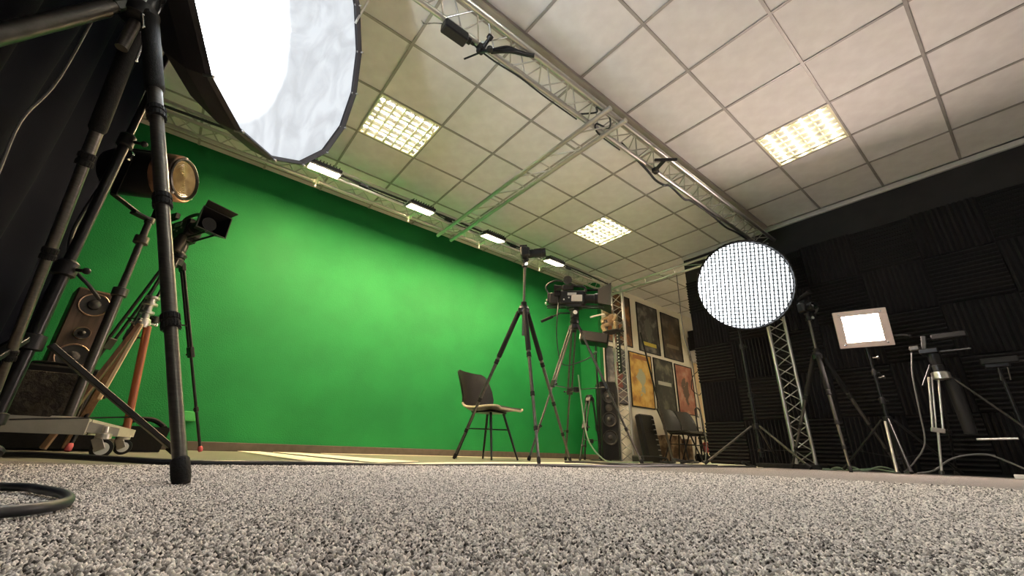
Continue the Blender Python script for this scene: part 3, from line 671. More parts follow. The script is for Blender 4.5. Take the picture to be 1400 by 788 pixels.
def dslr(label, p, fwd, s=1., lens=.13, upv=(0, 0, 1), group=None, strap=False):
    m = pose(p, fwd, upv) @ Matrix.Scale(s, 4); t = thing('photo_camera', label, 'camera', p, group)
    mb = MB(m); mb.box((0, 0, .05), (.062, .142, .092), .012); mb.box((.012, -.058, .045), (.075, .03, .085), .012)
    mb.prism([(-.03, -.032, .096), (.03, -.026, .096), (.03, .026, .096), (-.03, .032, .096)], (0, 0, .03)); mb.build('body', 'black', t)
    mb = MB(m); mb.lathe((.03, .005, .05), (1, 0, 0), [(0, .034), (.01, .036), (lens*.35, .036), (lens*.37, .039), (lens*.75, .039), (lens*.77, .036), (lens, .038), (lens, .033), (lens-.03, .03)], 24, cap=False); mb.build('lens', 'black', t)
    MB(m).lathe((.03, .005, .05), (1, 0, 0), [(lens-.03, .0305), (lens-.018, .022), (lens-.012, 0)], 20).build('lens_glass', 'lens', t)
    mb = MB(m); mb.lathe((0, -.045, .095), (0, 0, 1), [(0, .014), (.012, .014)], 14); mb.lathe((-.005, .05, .095), (0, 0, 1), [(0, .012), (.01, .012)], 14); mb.box((.0, 0, .128), (.022, .022, .008), .002); mb.build('dials', 'blackmetal', t)
    MB(m).box((0, 0, .0), (.045, .05, .014), .002).build('mount_plate', 'blackmetal', t)
    if strap: MB(m).tube([(0, .07, .08), (.03, .1, .09), (.1, .12, .1), (.16, .13, .12)], .004).build('strap', 'black', t)
    return t

def cine_camera(label, p, fwd, s=1., matte=True, busy=False):
    m = pose(p, fwd) @ Matrix.Scale(s, 4); t = thing('video_camera', label, 'camera', p)
    MB(m).box((-.02, 0, .10), (.26, .12, .15), .014).build('body', 'black', t)
    mb = MB(m); mb.box((-.20, 0, .09), (.10, .10, .12), .008); mb.box((-.26, 0, .10), (.03, .085, .10), .005); mb.build('battery', 'black', t)
    mb = MB(m); mb.tube([(-.12, 0, .17), (-.11, 0, .225), (0, 0, .24), (.10, 0, .225), (.115, 0, .17)], .013, smooth=5); mb.build('top_handle', 'black', t)
    mb = MB(m); mb.lathe((.10, 0, .10), (1, 0, 0), [(0, .052), (.02, .055), (.03, .046), (.10, .046), (.105, .054), (.14, .054), (.145, .046), (.2, .05)], 24); mb.build('lens', 'black', t)
    MB(m).lathe((.10, 0, .10), (1, 0, 0), [(.19, .049), (.196, .03), (.2, 0)], 20).build('lens_glass', 'lens', t)
    if matte:
        vs = []
        kk = 1.35 if busy else 1.
        for x, hy, hz in ((.24, .062*kk, .055*kk), (.37, .105*kk, .088*kk), (.37, .098*kk, .081*kk), (.25, .055*kk, .048*kk)):
            vs += [(x, y*hy, .10+z*hz) for y, z in ((-1, -1), (1, -1), (1, 1), (-1, 1))]
        fs = []
        for i in range(3):
            for k in range(4): fs.append((i*4+k, i*4+(k+1) % 4, (i+1)*4+(k+1) % 4, (i+1)*4+k))
        fs += [(0, 3, 2, 1)]
        MB(m).add(vs, fs).build('matte_box', 'black', t, smooth=False)
        if not busy: MB(m).prism([(.30, -.075, .165), (.42, -.11, .215), (.42, .11, .215), (.30, .075, .165)], (0, 0, .006)).build('top_flag', 'black', t, smooth=False)
    mb = MB(m); mb.cyl((-.28, .03, .01), (.36, .03, .01), .008); mb.cyl((-.28, -.03, .01), (.36, -.03, .01), .008); mb.box((0, 0, .012), (.16, .10, .03), .004); mb.build('rods', 'blackmetal', t)
    mb = MB(m); mb.box((-.06, -.09, .19), (.11, .035, .05), .006); mb.lathe((-.12, -.09, .19), (-1, 0, 0), [(0, .02), (.05, .024), (.07, .032), (.08, .032)], 18); mb.build('viewfinder', 'black', t)
    if busy:
        MB(m).box((.03, -.064, .085), (.11, .012, .07), .004).build('side_panel', 'trimw', t)
        MB(m).box((-.17, -.058, .14), (.07, .02, .06), .004).build('audio_pack', 'blackmetal', t)
        mb = MB(m); mb.tube([(-.27, .02, .16), (-.30, .0, .24), (-.20, -.03, .29), (-.06, -.02, .27), (.02, .02, .25)], .009, 8, 5); mb.build('cable_loop', 'cable', t)
        MB(m).lathe((-.06, -.13, .25), (0, -1, 0), [(0, .045), (.02, .045), (.022, .035)], 18).build('monitor_knob', 'greytube', t)
        for k in range(3): MB(m).lathe((-.29+.012*k, .0, .05+.035*k), (-1, 0, 0), [(0, .012), (.012, .012), (.014, .007)], 12).build('connector', 'silver', t)
    mb = MB(m); mb.tube([(.10, .05, .21), (.22, .06, .22), (.34, .06, .215)], .012, smooth=4); mb.build('microphone', 'rubber', t)
    mb = MB(m)
    for k in range(4): mb.lathe((-.10+.05*k, -.061, .07+.02*(k % 2)), (0, -1, 0), [(0, .008), (.006, .008)], 12)
    mb.box((-.02, -.062, .13), (.09, .006, .03), .001); mb.build('side_controls', 'silver', t)
    return t

# stills camera on the tall tripod beside the chair
B1 = (2.3, 2.75)
t = tripod('tripod', 'tall grey tube tripod with raised column straddling the chair', B1, 1.30, .60, 2, 'single', col=.42, m='greytube', rad=.0165)
ball_head(t, (B1[0], B1[1], 1.72))
dslr('black stills camera with long lens on the tall raised column', (B1[0], B1[1], 1.805), (.70, -.70, .1), 1.15, .15)
# broadcast camera on twin tube tripod
B2 = (3.3, 3.05)
t = tripod('tripod', 'black twin tube video tripod with mid spreader under the shoulder camera', B2, 1.42, .62, 56, 'twin', m='greytube', rad=.0175, spread=.72)
mb = MB(); q = V((B2[0], B2[1], 1.44)); mb.lathe(q, (0, 0, 1), [(0, .05), (.02, .055), (.05, .04), (.06, .05), (.13, .05), (.14, .04)], 20); mb.box(q+V((0, 0, .16)), (.09, .09, .03), .006); mb.lathe(q+V((-.05, -.05, .10)), (-.6, -.8, 0), [(0, .03), (.02, .03)], 16); mb.build('fluid_head', 'blackmetal', t)
MB().lathe(q+V((-.068, -.078, .10)), (-.6, -.8, 0), [(0, .024), (.006, .022), (.007, .012), (.008, 0)], 18).build('drag_dial', 'ceramic', t)
mb = MB(); mb.cyl(q+V((-.04, .03, .12)), q+V((-.16, .06, .10)), .009); mb.cyl(q+V((-.16, .06, .10)), q+V((-.33, .13, .0)), .009); mb.build('pan_handle', 'blackmetal', t)
MB().cyl(q+V((-.25, .097, .047)), q+V((-.37, .147, -.024)), .016).build('handle_grip', 'rubber', t)
cine_camera('large black shoulder video camera with hooded matte box', (B2[0], B2[1], 1.625), (.62, -.78, -.05), 1.12, busy=True)
tag(MB().tube([(3.05, 3.05, 1.62), (2.98, 3.0, 1.45), (3.02, 3.05, 1.2), (3.1, 3.05, .95), (3.3, 2.95, 1.0), (3.6, 3.0, 1.15), (3.9, 3.3, 1.25), (4.3, 3.6, 1.35)], .006).build('cable', 'cable'), 'thin black cable drooping from the shoulder video camera', 'cable')
tag(MB().tube([(3.26, 2.98, .85), (3.22, 2.90, .5), (3.18, 2.80, .2), (3.28, 2.72, .04), (3.42, 2.68, .012), (3.7, 2.75, .012), (4.0, 2.9, .012), (4.5, 3.0, .012)], .0065).build('cable', 'cablegreen'), 'pale cable hanging down the video tripod to the floor', 'cable')

# folded small tripod beside the loudspeaker
t = tripod('tripod', 'short black twin tube tripod standing folded by the floor loudspeaker', (4.42, 3.85), .80, (.50, .13, .13), 0, 'twin', m='blackmetal', rad=.016, angs=(205, 320, 85), spread=.25)
# monitor box on the stand beside the truss tower
t = tag(thing('prompter_monitor', 'black hooded monitor tilted on a slim post by the green corner', 'monitor', (4.66, 3.90, 0)), 'black hooded monitor tilted on a slim post by the green corner', 'monitor')
mm = pose((4.62, 3.88, 1.66), (.62, -.78, -.18))
MB(mm).box((0, 0, 0), (.40, .30, .15), .015).build('hood', 'black', t)
MB(mm).box((-.20, 0, 0), (.02, .26, .12), .004).build('back_plate', 'trimw', t)
MB().cyl((4.66, 3.90, .03), (4.66, 3.90, 1.59), .014).build('post', 'blackmetal', t)
MB().lathe((4.66, 3.90, 0), (0, 0, 1), [(0, .14), (.012, .14), (.02, .03), (.05, .02)], 20).build('foot', 'blackmetal', t)

# ------------------------------------------------------------------ chairs
def shell_chair(label, group=None, pipe=True):
    t = thing('chair', label, 'chair', (0, 0, 0), group)
    prof = [(.26, .452, .16, .0), (.245, .468, .20, .004), (.15, .462, .225, .012), (.0, .446, .232, .022), (-.12, .442, .232, .035), (-.19, .468, .228, .055), (-.225, .54, .236, .085), (-.25, .64, .238, .08), (-.275, .74, .228, .06), (-.295, .81, .205, .035), (-.30, .835, .17, .02)]
    K = 11
    def surf(off):
        vs = []
        for i, (x, z, w_, c) in enumerate(prof):
            a = prof[max(i-1, 0)]; b = prof[min(i+1, len(prof)-1)]
            tx, tz = b[0]-a[0], b[1]-a[1]; l = math.hypot(tx, tz); nx, nz = tz/l, -tx/l      # inward normal (up / forward)
            for k in range(K):
                s_ = -1+2*k/(K-1); e = c*abs(s_)**2.4
                vs.append((x+nx*(e+off), s_*w_, z+nz*(e+off)))
        return vs
    n = len(prof)
    def grid(flip, base):
        fs = []
        for i in range(n-1):
            for k in range(K-1):
                q = (base+i*K+k, base+i*K+k+1, base+(i+1)*K+k+1, base+(i+1)*K+k); fs.append(q[::-1] if flip else q)
        return fs
    top = surf(.0); bot = surf(-.022); o = n*K
    rim = [k for k in range(K)]+[i*K+K-1 for i in range(1, n)]+[(n-1)*K+k for k in range(K-2, -1, -1)]+[i*K for i in range(n-2, 0, -1)]
    fs = grid(False, 0)+grid(True, o)+[(rim[i], rim[(i+1) % len(rim)], o+rim[(i+1) % len(rim)], o+rim[i]) for i in range(len(rim))]
    sh = MB().add(top+bot, fs).build('shell', 'leather', t)
    if pipe:
        fr = [i*K for i in range(5, 0, -1)]+list(range(K))+[i*K+K-1 for i in range(1, 6)]
        pts = [V(top[r])*.55+V(bot[r])*.45 for r in fr]
        MB().tube(pts, .0115, 6, smooth=3).build('edge_piping', 'piping', sh)
    for sx, sy in ((1, 1), (1, -1), (-1, 1), (-1, -1)):
        MB().cyl((sx*.10-.01, sy*.10, .425), (sx*.215-.01, sy*.20, .002), .014, .009, n=10).build('leg', 'blackmetal', t)
    mb = MB(); mb.cyl((.14-.01, .135, .27), (-.14-.01, -.135, .27), .006); mb.build('stretcher', 'blackmetal', t)
    mb = MB(); mb.cyl((.14-.01, -.135, .275), (-.14-.01, .135, .275), .006); mb.build('stretcher', 'blackmetal', t)
    MB().box((-.01, 0, .424), (.25, .25, .012), .003).build('seat_bracket', 'blackmetal', t)
    return t
ch = shell_chair('black leather shell chair with cream piping standing before the green wall')
ch.location = (2.44, 3.40, 0); ch.rotation_euler.z = math.atan2(-.97, .27)
c2 = shell_chair('x', 'black chairs below the posters', False)
c2.location = (6.57, 3.80, 0); c2.rotation_euler.z = R(-93); c2['label'] = 'black shell chair below the posters beside the upright instrument case'
c3 = copy_tree(c2); c3.location = (7.10, 3.80, 0); c3['label'] = 'black shell chair below the posters beside the folded hand truck'

# ------------------------------------------------------------------ posters
def poster_mat(name, c0, c1, c2, fig, title, zt, seed, figs=(.16, .34)):
    m = bpy.data.materials.new(name); m.use_nodes = True; N = m.node_tree.nodes; L = m.node_tree.links; b = N['Principled BSDF']
    b.inputs['Roughness'].default_value = .35
    tc = N.new('ShaderNodeTexCoord'); sx = N.new('ShaderNodeSeparateXYZ'); L.new(tc.outputs['Object'], sx.inputs[0])
    mp = N.new('ShaderNodeMapping'); mp.inputs['Location'].default_value = (seed*3.7, seed, seed*1.3); L.new(tc.outputs['Object'], mp.inputs[0])
    nz = N.new('ShaderNodeTexNoise'); nz.inputs['Scale'].default_value = 5.5; nz.inputs['Detail'].default_value = 5; L.new(mp.outputs[0], nz.inputs['Vector'])
    rp = N.new('ShaderNodeValToRGB'); e = rp.color_ramp.elements; e[0].position = .34; e[1].position = .68; e[0].color = (*c0, 1); e[1].color = (*c2, 1)
    x = e.new(.5); x.color = (*c1, 1); L.new(nz.outputs['Fac'], rp.inputs[0])
    def mth(op, a, b_=None, c_=None):
        n = N.new('ShaderNodeMath'); n.operation = op
        for i, q in enumerate((a, b_, c_)):
            if q is None: continue
            if isinstance(q, (int, float)): n.inputs[i].default_value = q
            else: L.new(q, n.inputs[i])
        return n.outputs[0]
    # one upright soft-edged form in the middle
    ex = mth('DIVIDE', sx.outputs[0], figs[0]); ez = mth('DIVIDE', mth('ADD', sx.outputs[2], .02), figs[1])
    rr = mth('ADD', mth('ADD', mth('MULTIPLY', ex, ex), mth('MULTIPLY', ez, ez)), mth('MULTIPLY', nz.outputs['Fac'], 4.2))
    mk = mth('LESS_THAN', rr, 2.55)
    mx = N.new('ShaderNodeMix'); mx.data_type = 'RGBA'; L.new(mk, mx.inputs[0]); L.new(rp.outputs[0], mx.inputs[6]); mx.inputs[7].default_value = (*fig, 1)
    # plain pale band in place of the title
    bd = mth('MULTIPLY', mth('LESS_THAN', mth('ABSOLUTE', mth('SUBTRACT', sx.outputs[2], zt)), .035), mth('LESS_THAN', mth('ABSOLUTE', sx.outputs[0]), .22))
    mx2 = N.new('ShaderNodeMix'); mx2.data_type = 'RGBA'; L.new(bd, mx2.inputs[0]); L.new(mx.outputs[2], mx2.inputs[6]); mx2.inputs[7].default_value = (*title, 1)
    L.new(mx2.outputs[2], b.inputs['Base Color'])
    return m
PY = 4.35
POST = [
 (5.42, 6.00, .86, 1.80, 'dark blue-grey poster with pale streaks half hidden behind the truss tower', ((.03, .035, .05), (.09, .09, .11), (.3, .29, .3)), (.2, .05, .04), (.12, .1, .1), -.3),
 (6.06, 6.74, .85, 1.81, 'yellow and orange framed poster beside the truss tower', ((.30, .13, .02), (.55, .33, .07), (.66, .47, .16)), (.34, .36, .26), (.30, .11, .03), .40),
 (6.81, 7.45, .85, 1.81, 'near-black framed poster with pale glow between yellow and red posters', ((.008, .009, .008), (.03, .032, .026), (.16, .15, .11)), (.02, .02, .018), (.40, .40, .36), .02),
 (7.53, 8.17, .84, 1.80, 'red and pink framed poster with a dark form in its middle', ((.26, .07, .05), (.40, .16, .11), (.50, .33, .25)), (.10, .06, .045), (.34, .14, .1), -.36),
 (5.50, 6.21, 1.88, 2.83, 'dark brown and orange framed poster in the upper row by the truss tower', ((.02, .012, .01), (.07, .03, .015), (.34, .13, .03)), (.05, .025, .015), (.3, .11, .03), -.36),
 (6.41, 7.09, 1.87, 2.82, 'black and grey framed poster with a yellow band in the upper row', ((.008, .008, .009), (.035, .033, .034), (.20, .19, .18)), (.10, .10, .10), (.58, .47, .07), -.31),
 (7.22, 7.90, 1.87, 2.80, 'dim dark brown framed poster at the far end of the upper row', ((.012, .009, .008), (.05, .036, .027), (.15, .11, .085)), (.07, .04, .025), (.2, .17, .13), -.2)]
for i, (x0, x1, z0, z1, lab, cols, fig, ttl, zt) in enumerate(POST):
    c = V(((x0+x1)/2, PY-.012, (z0+z1)/2)); t = thing('poster', lab, 'poster', c, 'framed posters on the alcove wall')
    hx, hz = (x1-x0)/2, (z1-z0)/2
    mb = MB()
    for q, s_ in (((0, 0, hz-.009), (2*hx, .022, .018)), ((0, 0, -hz+.009), (2*hx, .022, .018)), ((hx-.009, 0, 0), (.018, .022, 2*hz-.036)), ((-hx+.009, 0, 0), (.018, .022, 2*hz-.036))): mb.box(c+V(q), s_, .003)
    mb.build('frame', 'blackmetal', t)
    MB().box(c+V((0, .002, 0)), (2*hx-.03, .006, 2*hz-.03)).build('print', poster_mat('poster_print', *cols, fig, ttl, zt, i+1.), t, smooth=False)

# ------------------------------------------------------------------ alcove things
t = thing('instrument_case', 'tall black instrument case leaning against the alcove wall', 'case', (6.2, 4.15, 0))
mm = pose((6.20, 4.17, .36), (1, 0, 0), V((0, .16, 1)))
MB(mm).box((0, 0, 0), (.40, .13, .72), .03).build('shell', 'leather', t)
mb = MB(mm)
for k in range(8): mb.box((.13, -.068, -.28+.08*k), (.07, .008, .012), .001)
mb.build('ribbing', 'trimw', t)
MB(mm).tube([(-.05, -.07, .1), (-.05, -.1, .1), (.05, -.1, .1), (.05, -.07, .1)], .008, smooth=4).build('handle', 'blackmetal', t)
for k, (x, y, w_, h_, lab) in enumerate(((6.56, 4.22, .34, .40, 'brown printed cardboard box under the chairs below the yellow poster'), (6.97, 4.22, .40, .42, 'brown printed cardboard box under the chairs below the dark poster'), (7.36, 4.22, .28, .38, 'brown printed cardboard box standing next to the hand truck'))):
    t = thing('cardboard_box', lab, 'box', (x, y, 0), 'boxes under the chairs')
    MB().box((x, y+.015, h_/2+.004), (w_, .17, h_), .004).build('carton', 'boxart', t, smooth=False)
    MB().box((x, y, h_+.006), (w_*.98, .03, .002)).build('tape', 'palewood', t, smooth=False)
t = thing('side_table', 'low black table with thin legs beside the alcove chairs', 'table', (7.56, 3.78, 0))
MB().box((7.56, 3.78, .40), (.42, .34, .025), .006).build('table_top', 'black', t)
for a, b in ((1, 1), (1, -1), (-1, 1), (-1, -1)): MB().cyl((7.56+a*.17, 3.78+b*.13, .39), (7.56+a*.19, 3.78+b*.15, .004), .009).build('leg', 'blackmetal', t)
t = thing('hand_truck', 'folded black hand truck standing upright by the far jamb', 'hand truck', (7.92, 4.15, 0))
mb = MB(); mb.tube([(7.80, 4.15, .06), (7.80, 4.17, .80), (7.84, 4.18, .95), (7.96, 4.18, .95), (8.0, 4.17, .80), (8.0, 4.15, .06)], .015, smooth=4); mb.build('frame', 'blackmetal', t)
mb = MB()
for z in (.2, .4, .6, .8): mb.cyl((7.80, 4.16, z), (8.0, 4.16, z), .01)
mb.build('cross_bars', 'blackmetal', t)
MB().box((7.9, 4.05, .03), (.26, .2, .012), .003).build('toe_plate', 'silver', t)
for x in (7.77, 8.03): MB().lathe((x-.015, 4.2, .075), (1, 0, 0), [(0, .02), (.002, .073), (.028, .073), (.03, .02)], 20).build('wheel', 'rubber', t)
MB().bar((7.88, 4.14, .55), (7.88, 4.14, .85), .03, .008).build('side_strap', 'ceramic', t)
tag(MB().ball((7.62, 3.95, .16), .085, (1, 1, 1.1)).build('red_ball', 'red'), 'small red round bag on the floor by the hand truck', 'bag')
bpy.data.objects['red_ball'].name = 'small_bag'; bpy.data.objects['small_bag'].location.z = .095
t = thing('wall_speaker', 'small black loudspeaker on a wall bracket by the alcove jamb', 'loudspeaker', (8.24, 4.2, 2.2))
MB().box((8.22, 4.16, 2.36), (.24, .24, .40), .012).build('cabinet', 'black', t)
MB().box((8.22, 4.20, 2.02), (.20, .2, .24), .01).build('amplifier_box', 'trimw', t)
MB().box((8.22, 4.31, 2.2), (.08, .06, .5), .004).build('bracket', 'blackmetal', t)
tag(MB().tube([(8.3, 4.28, 1.95), (8.2, 4.2, 1.75), (8.05, 4.26, 1.6), (7.98, 4.28, 1.35), (8.2, 4.27, 1.25), (8.3, 4.27, 1.3)], .008).build('cable', 'cable'), 'black cable dangling from the wall loudspeaker bracket', 'cable')
tag(MB().tube([(8.42, 4.27, 1.9), (8.40, 4.2, 1.0), (8.36, 4.12, .4), (8.3, 3.95, .05), (8.1, 3.8, .014)], .013).build('cable', 'cablew'), 'thick pale cable coming down the alcove jamb to the floor', 'cable')

# floor loudspeaker next to the truss tower
t = thing('floor_loudspeaker', 'tall black floor loudspeaker with stacked cones at the truss tower foot', 'loudspeaker', (4.98, 3.93, 0))
mm = pose((4.96, 4.0, .54), (-.62, -.78, 0))
MB(mm).box((0, 0, 0), (.30, .24, 1.06), .012).build('cabinet', 'black', t)
for z, r in ((.31, .075), (.0, .088), (-.24, .088)):
    mb = MB(mm); mb.lathe((.15, 0, z), (1, 0, 0), [(.004, r*1.14), (.012, r*1.14), (.012, r), (.004, r*.9), (-.02+.03, r*.42), (.018, r*.34), (.026, r*.2), (.028, 0)], 28); cn = mb.build('speaker_cone', 'cone', t)
    mb = MB(mm); mb.lathe((.15, 0, z), (1, 0, 0), [(.0125, r*1.0), (.017, r*1.03), (.017, r*1.1), (.0125, r*1.14)], 28, cap=False); mb.build('surround', 'greytube', cn)
MB(mm).lathe((.15, 0, .16), (1, 0, 0), [(.002, .05), (.006, .05), (.007, .03), (.012, .018), (.016, 0)], 20).build('tweeter', 'greytube', t)

# plush figure on the tower, film strip post
t = thing('plush_toy', 'brown rounded plush toy with pale limbs perched on the truss tower', 'plush toy', (4.98, 3.80, 1.90))
b = V((4.97, 3.80, 2.02))
mb = MB(); mb.ball(b, .085, (.9, 1, 1.15)); mb.ball(b+V((-.02, .05, .13)), .07); mb.build('body', 'plush', t)
mb = MB(); mb.ball(b+V((-.02, .125, .17)), .04, (.5, 1, 1)); mb.ball(b+V((-.02, .02, .20)), .04, (.5, 1, 1)); mb.ball(b+V((-.075, .05, .115)), .035); mb.build('ears_and_muzzle', 'plushpale', t)
for s_ in (-1, 1):
    MB().tube([b+V((-.03, s_*.07, .04)), b+V((-.08, s_*.13, .0)), b+V((-.10, s_*.10, -.06))], .028, 8, 4).build('arm', 'plushpale', t)
    MB().tube([b+V((-.02, s_*.06, -.07)), b+V((-.09, s_*.12, -.10)), b+V((-.07, s_*.10, -.18))], .034, 8, 4).build('leg', 'plushpale', t)
mb = MB()
for p in ((-.065, .075, .15), (-.07, .03, .15)): mb.ball(b+V(p), .009)
mb.build('eyes', 'black', t)
MB().box(b+V((.0, 0, -.19)), (.2, .26, .018), .004).build('perch_board', 'blackmetal', t)
t = thing('film_strip_banner', 'narrow black film strip with white sprocket squares on the tower', 'banner', (4.99, 3.74, 1.3))
MB().box((5.0, 3.74, 1.50), (.008, .07, .62), .001).build('strip', 'black', t, smooth=False)
for k in range(12): MB().box((4.993, 3.748, 1.235+.048*k), (.006, .016, .022)).build('sprocket_square', 'ceramic', t, smooth=False)
tag(MB().tube([(5.09, 3.87, 2.16), (4.93, 4.02, 2.14), (4.90, 4.18, 2.13)], .014, 8, 0).build('handle_bar', 'trimw'), 'short pale bar sticking out beside the plush toy', 'bar')

# clutter on the floor by the tower
t = thing('power_brick', 'black floor power box with leads in front of the truss tower', 'power box', (4.55, 3.1, 0))
MB().box((4.55, 3.12, .045), (.34, .17, .075), .014).build('housing', 'black', t)
MB().tube([(4.7, 3.1, .05), (4.85, 3.05, .06), (5.0, 3.1, .02), (5.2, 3.15, .012)], .012).build('lead', 'cable', t)
for k, (pts, lab) in enumerate((([(4.7, 3.3, .012), (4.9, 3.2, .06), (5.05, 3.3, .016), (5.2, 3.15, .016), (5.35, 3.25, .05), (5.5, 3.1, .012)], 'black cable tangle behind the floor power box'),
                               ([(5.1, 3.0, .012), (5.3, 2.95, .04), (5.45, 3.05, .012), (5.7, 3.1, .02), (5.9, 3.3, .012)], 'black cable trailing from the tower towards the chairs'))):
    tag(MB().tube(pts, .016).build('cable', 'cable'), lab, 'cable')
t = thing('light_stand', 'thin dark light stand leaning in front of the yellow poster', 'light stand', (5.55, 3.55, 0))
MB().cyl((5.05, 3.38, 1.75), (5.62, 3.42, .02), .012).build('pole', 'blackmetal', t)
MB().cyl((5.36, 3.40, .82), (5.62, 3.42, .02), .017).build('sleeve', 'greytube', t)

# ------------------------------------------------------------------ round gridded light
RB, RN, RR = V((4.60, 1.695, 1.866)), V((-.752, -.56, -.349)).normalized(), .484
t = thing('round_softbox', 'round white light with black egg-crate grid on a thin stand', 'softbox', RB)
MB().lathe(RB-RN*.045, RN, [(0, RR*.985), (.002, RR*.985), (.003, 0)], 48).build('diffuser', 'roundface', t)
mb = MB(); mb.lathe(RB, -RN, [(-.012, RR*1.0), (-.012, RR*1.02), (.03, RR*1.02), (.12, RR*.9), (.22, RR*.6), (.30, .14), (.34, .10)], 40); 
mb.f = [q for q in mb.f if len(q) < 10 or max(q) > 200]; mb.build('shell', 'softskin', t)
mb = MB(); a, u, d = frame(RN); n = 24; stp = 2*RR/n
for ax, bx in ((a, u), (u, a)):
    for k in range(1, n):
        q = -RR+k*stp; hl = math.sqrt(max(RR*RR-q*q, 0))*.985
        mb.bar(RB+ax*q-bx*hl-d*.018, RB+ax*q+bx*hl-d*.018, .0095, .030, hint=d, b=0)
mb.build('egg_crate_grid', 'black', t, smooth=False)
n = 88; pts = []
for k in range(n+1):
    g = 2*math.pi*k/n; pts.append(RB+(a*math.cos(g)+u*math.sin(g))*RR*(1.012+.010*(k % 2))+d*.006)
MB().tube(pts, .010, 6, 0).build('rim_binding', 'rubber', t)
MB().lathe(RB-RN*.33, -RN, [(0, .085), (.02, .09), (.28, .09), (.30, .06)], 20).build('lamp_head', 'black', t)
bs = (4.80, 1.925)
st = light_stand('light_stand', 'slim black light stand under the round gridded light', bs, 1.75, .40,   .17, .54, 4, ((.72, .017), (1.25, .014), (1.78, .011)), 'blackmetal', 'greytube', .011)
MB().cyl((bs[0], bs[1], 1.77), (4.83, 1.87, 1.93), .016).build('swivel_bracket', 'blackmetal', st)

# ------------------------------------------------------------------ camera tripod before the foam wall
B3 = (4.88, 1.265)
t = tripod('tripod', 'brown-grey tube tripod beside the square LED light', B3, 1.06, .48, 78, 'single', col=.36, m='greytube', rad=.017)
ball_head(t, (B3[0], B3[1], 1.42))
t = dslr('small black video camera with top microphone on the brown-grey tripod', (B3[0], B3[1], 1.50), (-.55, -.83, 0), 1.1, .07)
mm = pose((B3[0], B3[1], 1.50), (-.55, -.83, 0)); MB(mm).tube([(-.06, 0, .17), (.02, 0, .19), (.10, 0, .2)], .022, 10, 3).build('microphone', 'rubber', t)
MB(mm).lathe((.0, .085, .06), (0, 1, 0), [(0, .05), (.012, .05), (.014, .03)], 20).build('flip_screen', 'silver', t)

# ------------------------------------------------------------------ square LED light
LC = V((4.90, .867, 1.26)); LN = V((-.90, -.30, -.18)).normalized()
t = thing('led_panel', 'square glowing LED panel in a pale frame on a thin stand', 'LED light', LC)
mm = pose(LC, LN, V((.02, 0, 1)))
MB(mm).box((-.03, 0, 0), (.03, .40, .36), .006).build('housing', 'black', t)
mb = MB(mm)
for q, s_ in (((0, 0, .148), (.016, .40, .052)), ((0, 0, -.148), (.016, .40, .052)), ((0, .167, 0), (.016, .066, .244)), ((0, -.167, 0), (.016, .066, .244))): mb.box(q, s_, .003)
mb.build('frame', 'diffframe', t)
MB(mm).box((-.004, 0, 0), (.014, .272, .25), .002).build('emitter', 'ledface', t)
for y, z in ((.155, .145), (-.155, .145), (-.155, -.145), (.155, -.145)): MB(mm).lathe((.008, y, z), (1, 0, 0), [(0, .009), (.006, .009), (.008, .004)], 10).build('screw', 'chrome', t)
t = light_stand('light_stand', 'thin grey light stand under the square LED panel', (4.94, .885), 1.15, .44, .13, .45, 196, ((.60, .015), (.85, .0125), (1.10, .010)), 'blackmetal', 'blackmetal', .010)
MB().cyl((4.90, .90, .42), (4.72, .885, .015), .011).build('front_leg', 'silver', t)
for z in (.98, .80): MB().lathe((4.93, .86, z), (-.2, -1, 0), [(0, .006), (.03, .006), (.032, .014), (.045, .014)], 12).build('knob', 'greytube', t)

# ------------------------------------------------------------------ silver tripod with small rig
B4 = (5.02, .47)
t = thing('tripod', 'silver twin tube tripod with dark fluid head before the foam wall', 'tripod', (B4[0], B4[1], 0))
for k, (tx, ty, mcol) in enumerate(((4.95, .655, 'silver'), (5.05, -.12, 'greytube'), (5.40, .62, 'blackmetal'))):
    p0 = V((B4[0], B4[1], .78))+V((tx-B4[0], ty-B4[1], 0)).normalized()*.05; p1 = V((tx, ty, .012)); d = (p1-p0).normalized(); s_ = d.cross(V((1, 0, 0) if k != 1 else (1, 0, 0))).normalized() if k != 0 else V((.25, -.97, 0))
    mid = p0+d*((p1-p0).length*.56)
    lg = MB().cyl(p0+s_*(.03 if k == 0 else 0), mid+s_*(.03 if k == 0 else 0), .008).build('leg', mcol, t)
    if k == 0: MB().cyl(p0-s_*.03, mid-s_*.03, .008).build('leg_tube', mcol, lg); MB().cyl(p0-s_*.01, mid-s_*.01, .006).build('leg_tube', mcol, lg)
    MB().bar(mid-d*.015, mid+d*.02, .085 if k == 0 else .03, .03, hint=s_.cross(d), b=.004).build('leg_clamp', mcol, lg)
    MB().cyl(mid, p1, .009).build('lower_tube', mcol, lg)
    MB().lathe(p1-d*.03, d, [(0, .01), (.006, .017), (.03, .017)], 12).build('foot', 'greytube', lg)
MB().cyl((5.05, .40, .28), (5.03, .18, .285), .009).build('spreader_strut', 'silver', t)
mb = MB(); mb.lathe((B4[0], B4[1], .75), (0, 0, 1), [(0, .04), (.01, .06), (.06, .06), (.07, .045)], 18); mb.build('shoulder', 'silver', t)
mb = MB(); mb.lathe((B4[0], B4[1], .82), (0, 0, 1), [(0, .05), (.05, .05), (.055, .035), (.10, .045), (.15, .045), (.155, .03)], 18); mb.build('fluid_head', 'blackmetal', t)
MB().cyl((B4[0]-.02, B4[1]+.04, .88), (B4[0]-.1, B4[1]+.12, .70), .009).build('pan_handle', 'blackmetal', t)
MB().cyl((5.06, .42, .32), (5.06, .42, .76), .04, .05).build('sand_bag', 'matteblack', t)
t = thing('video_rig', 'small dark camera rig with silver arm on the silver tripod', 'camera rig', (B4[0], B4[1], .98))
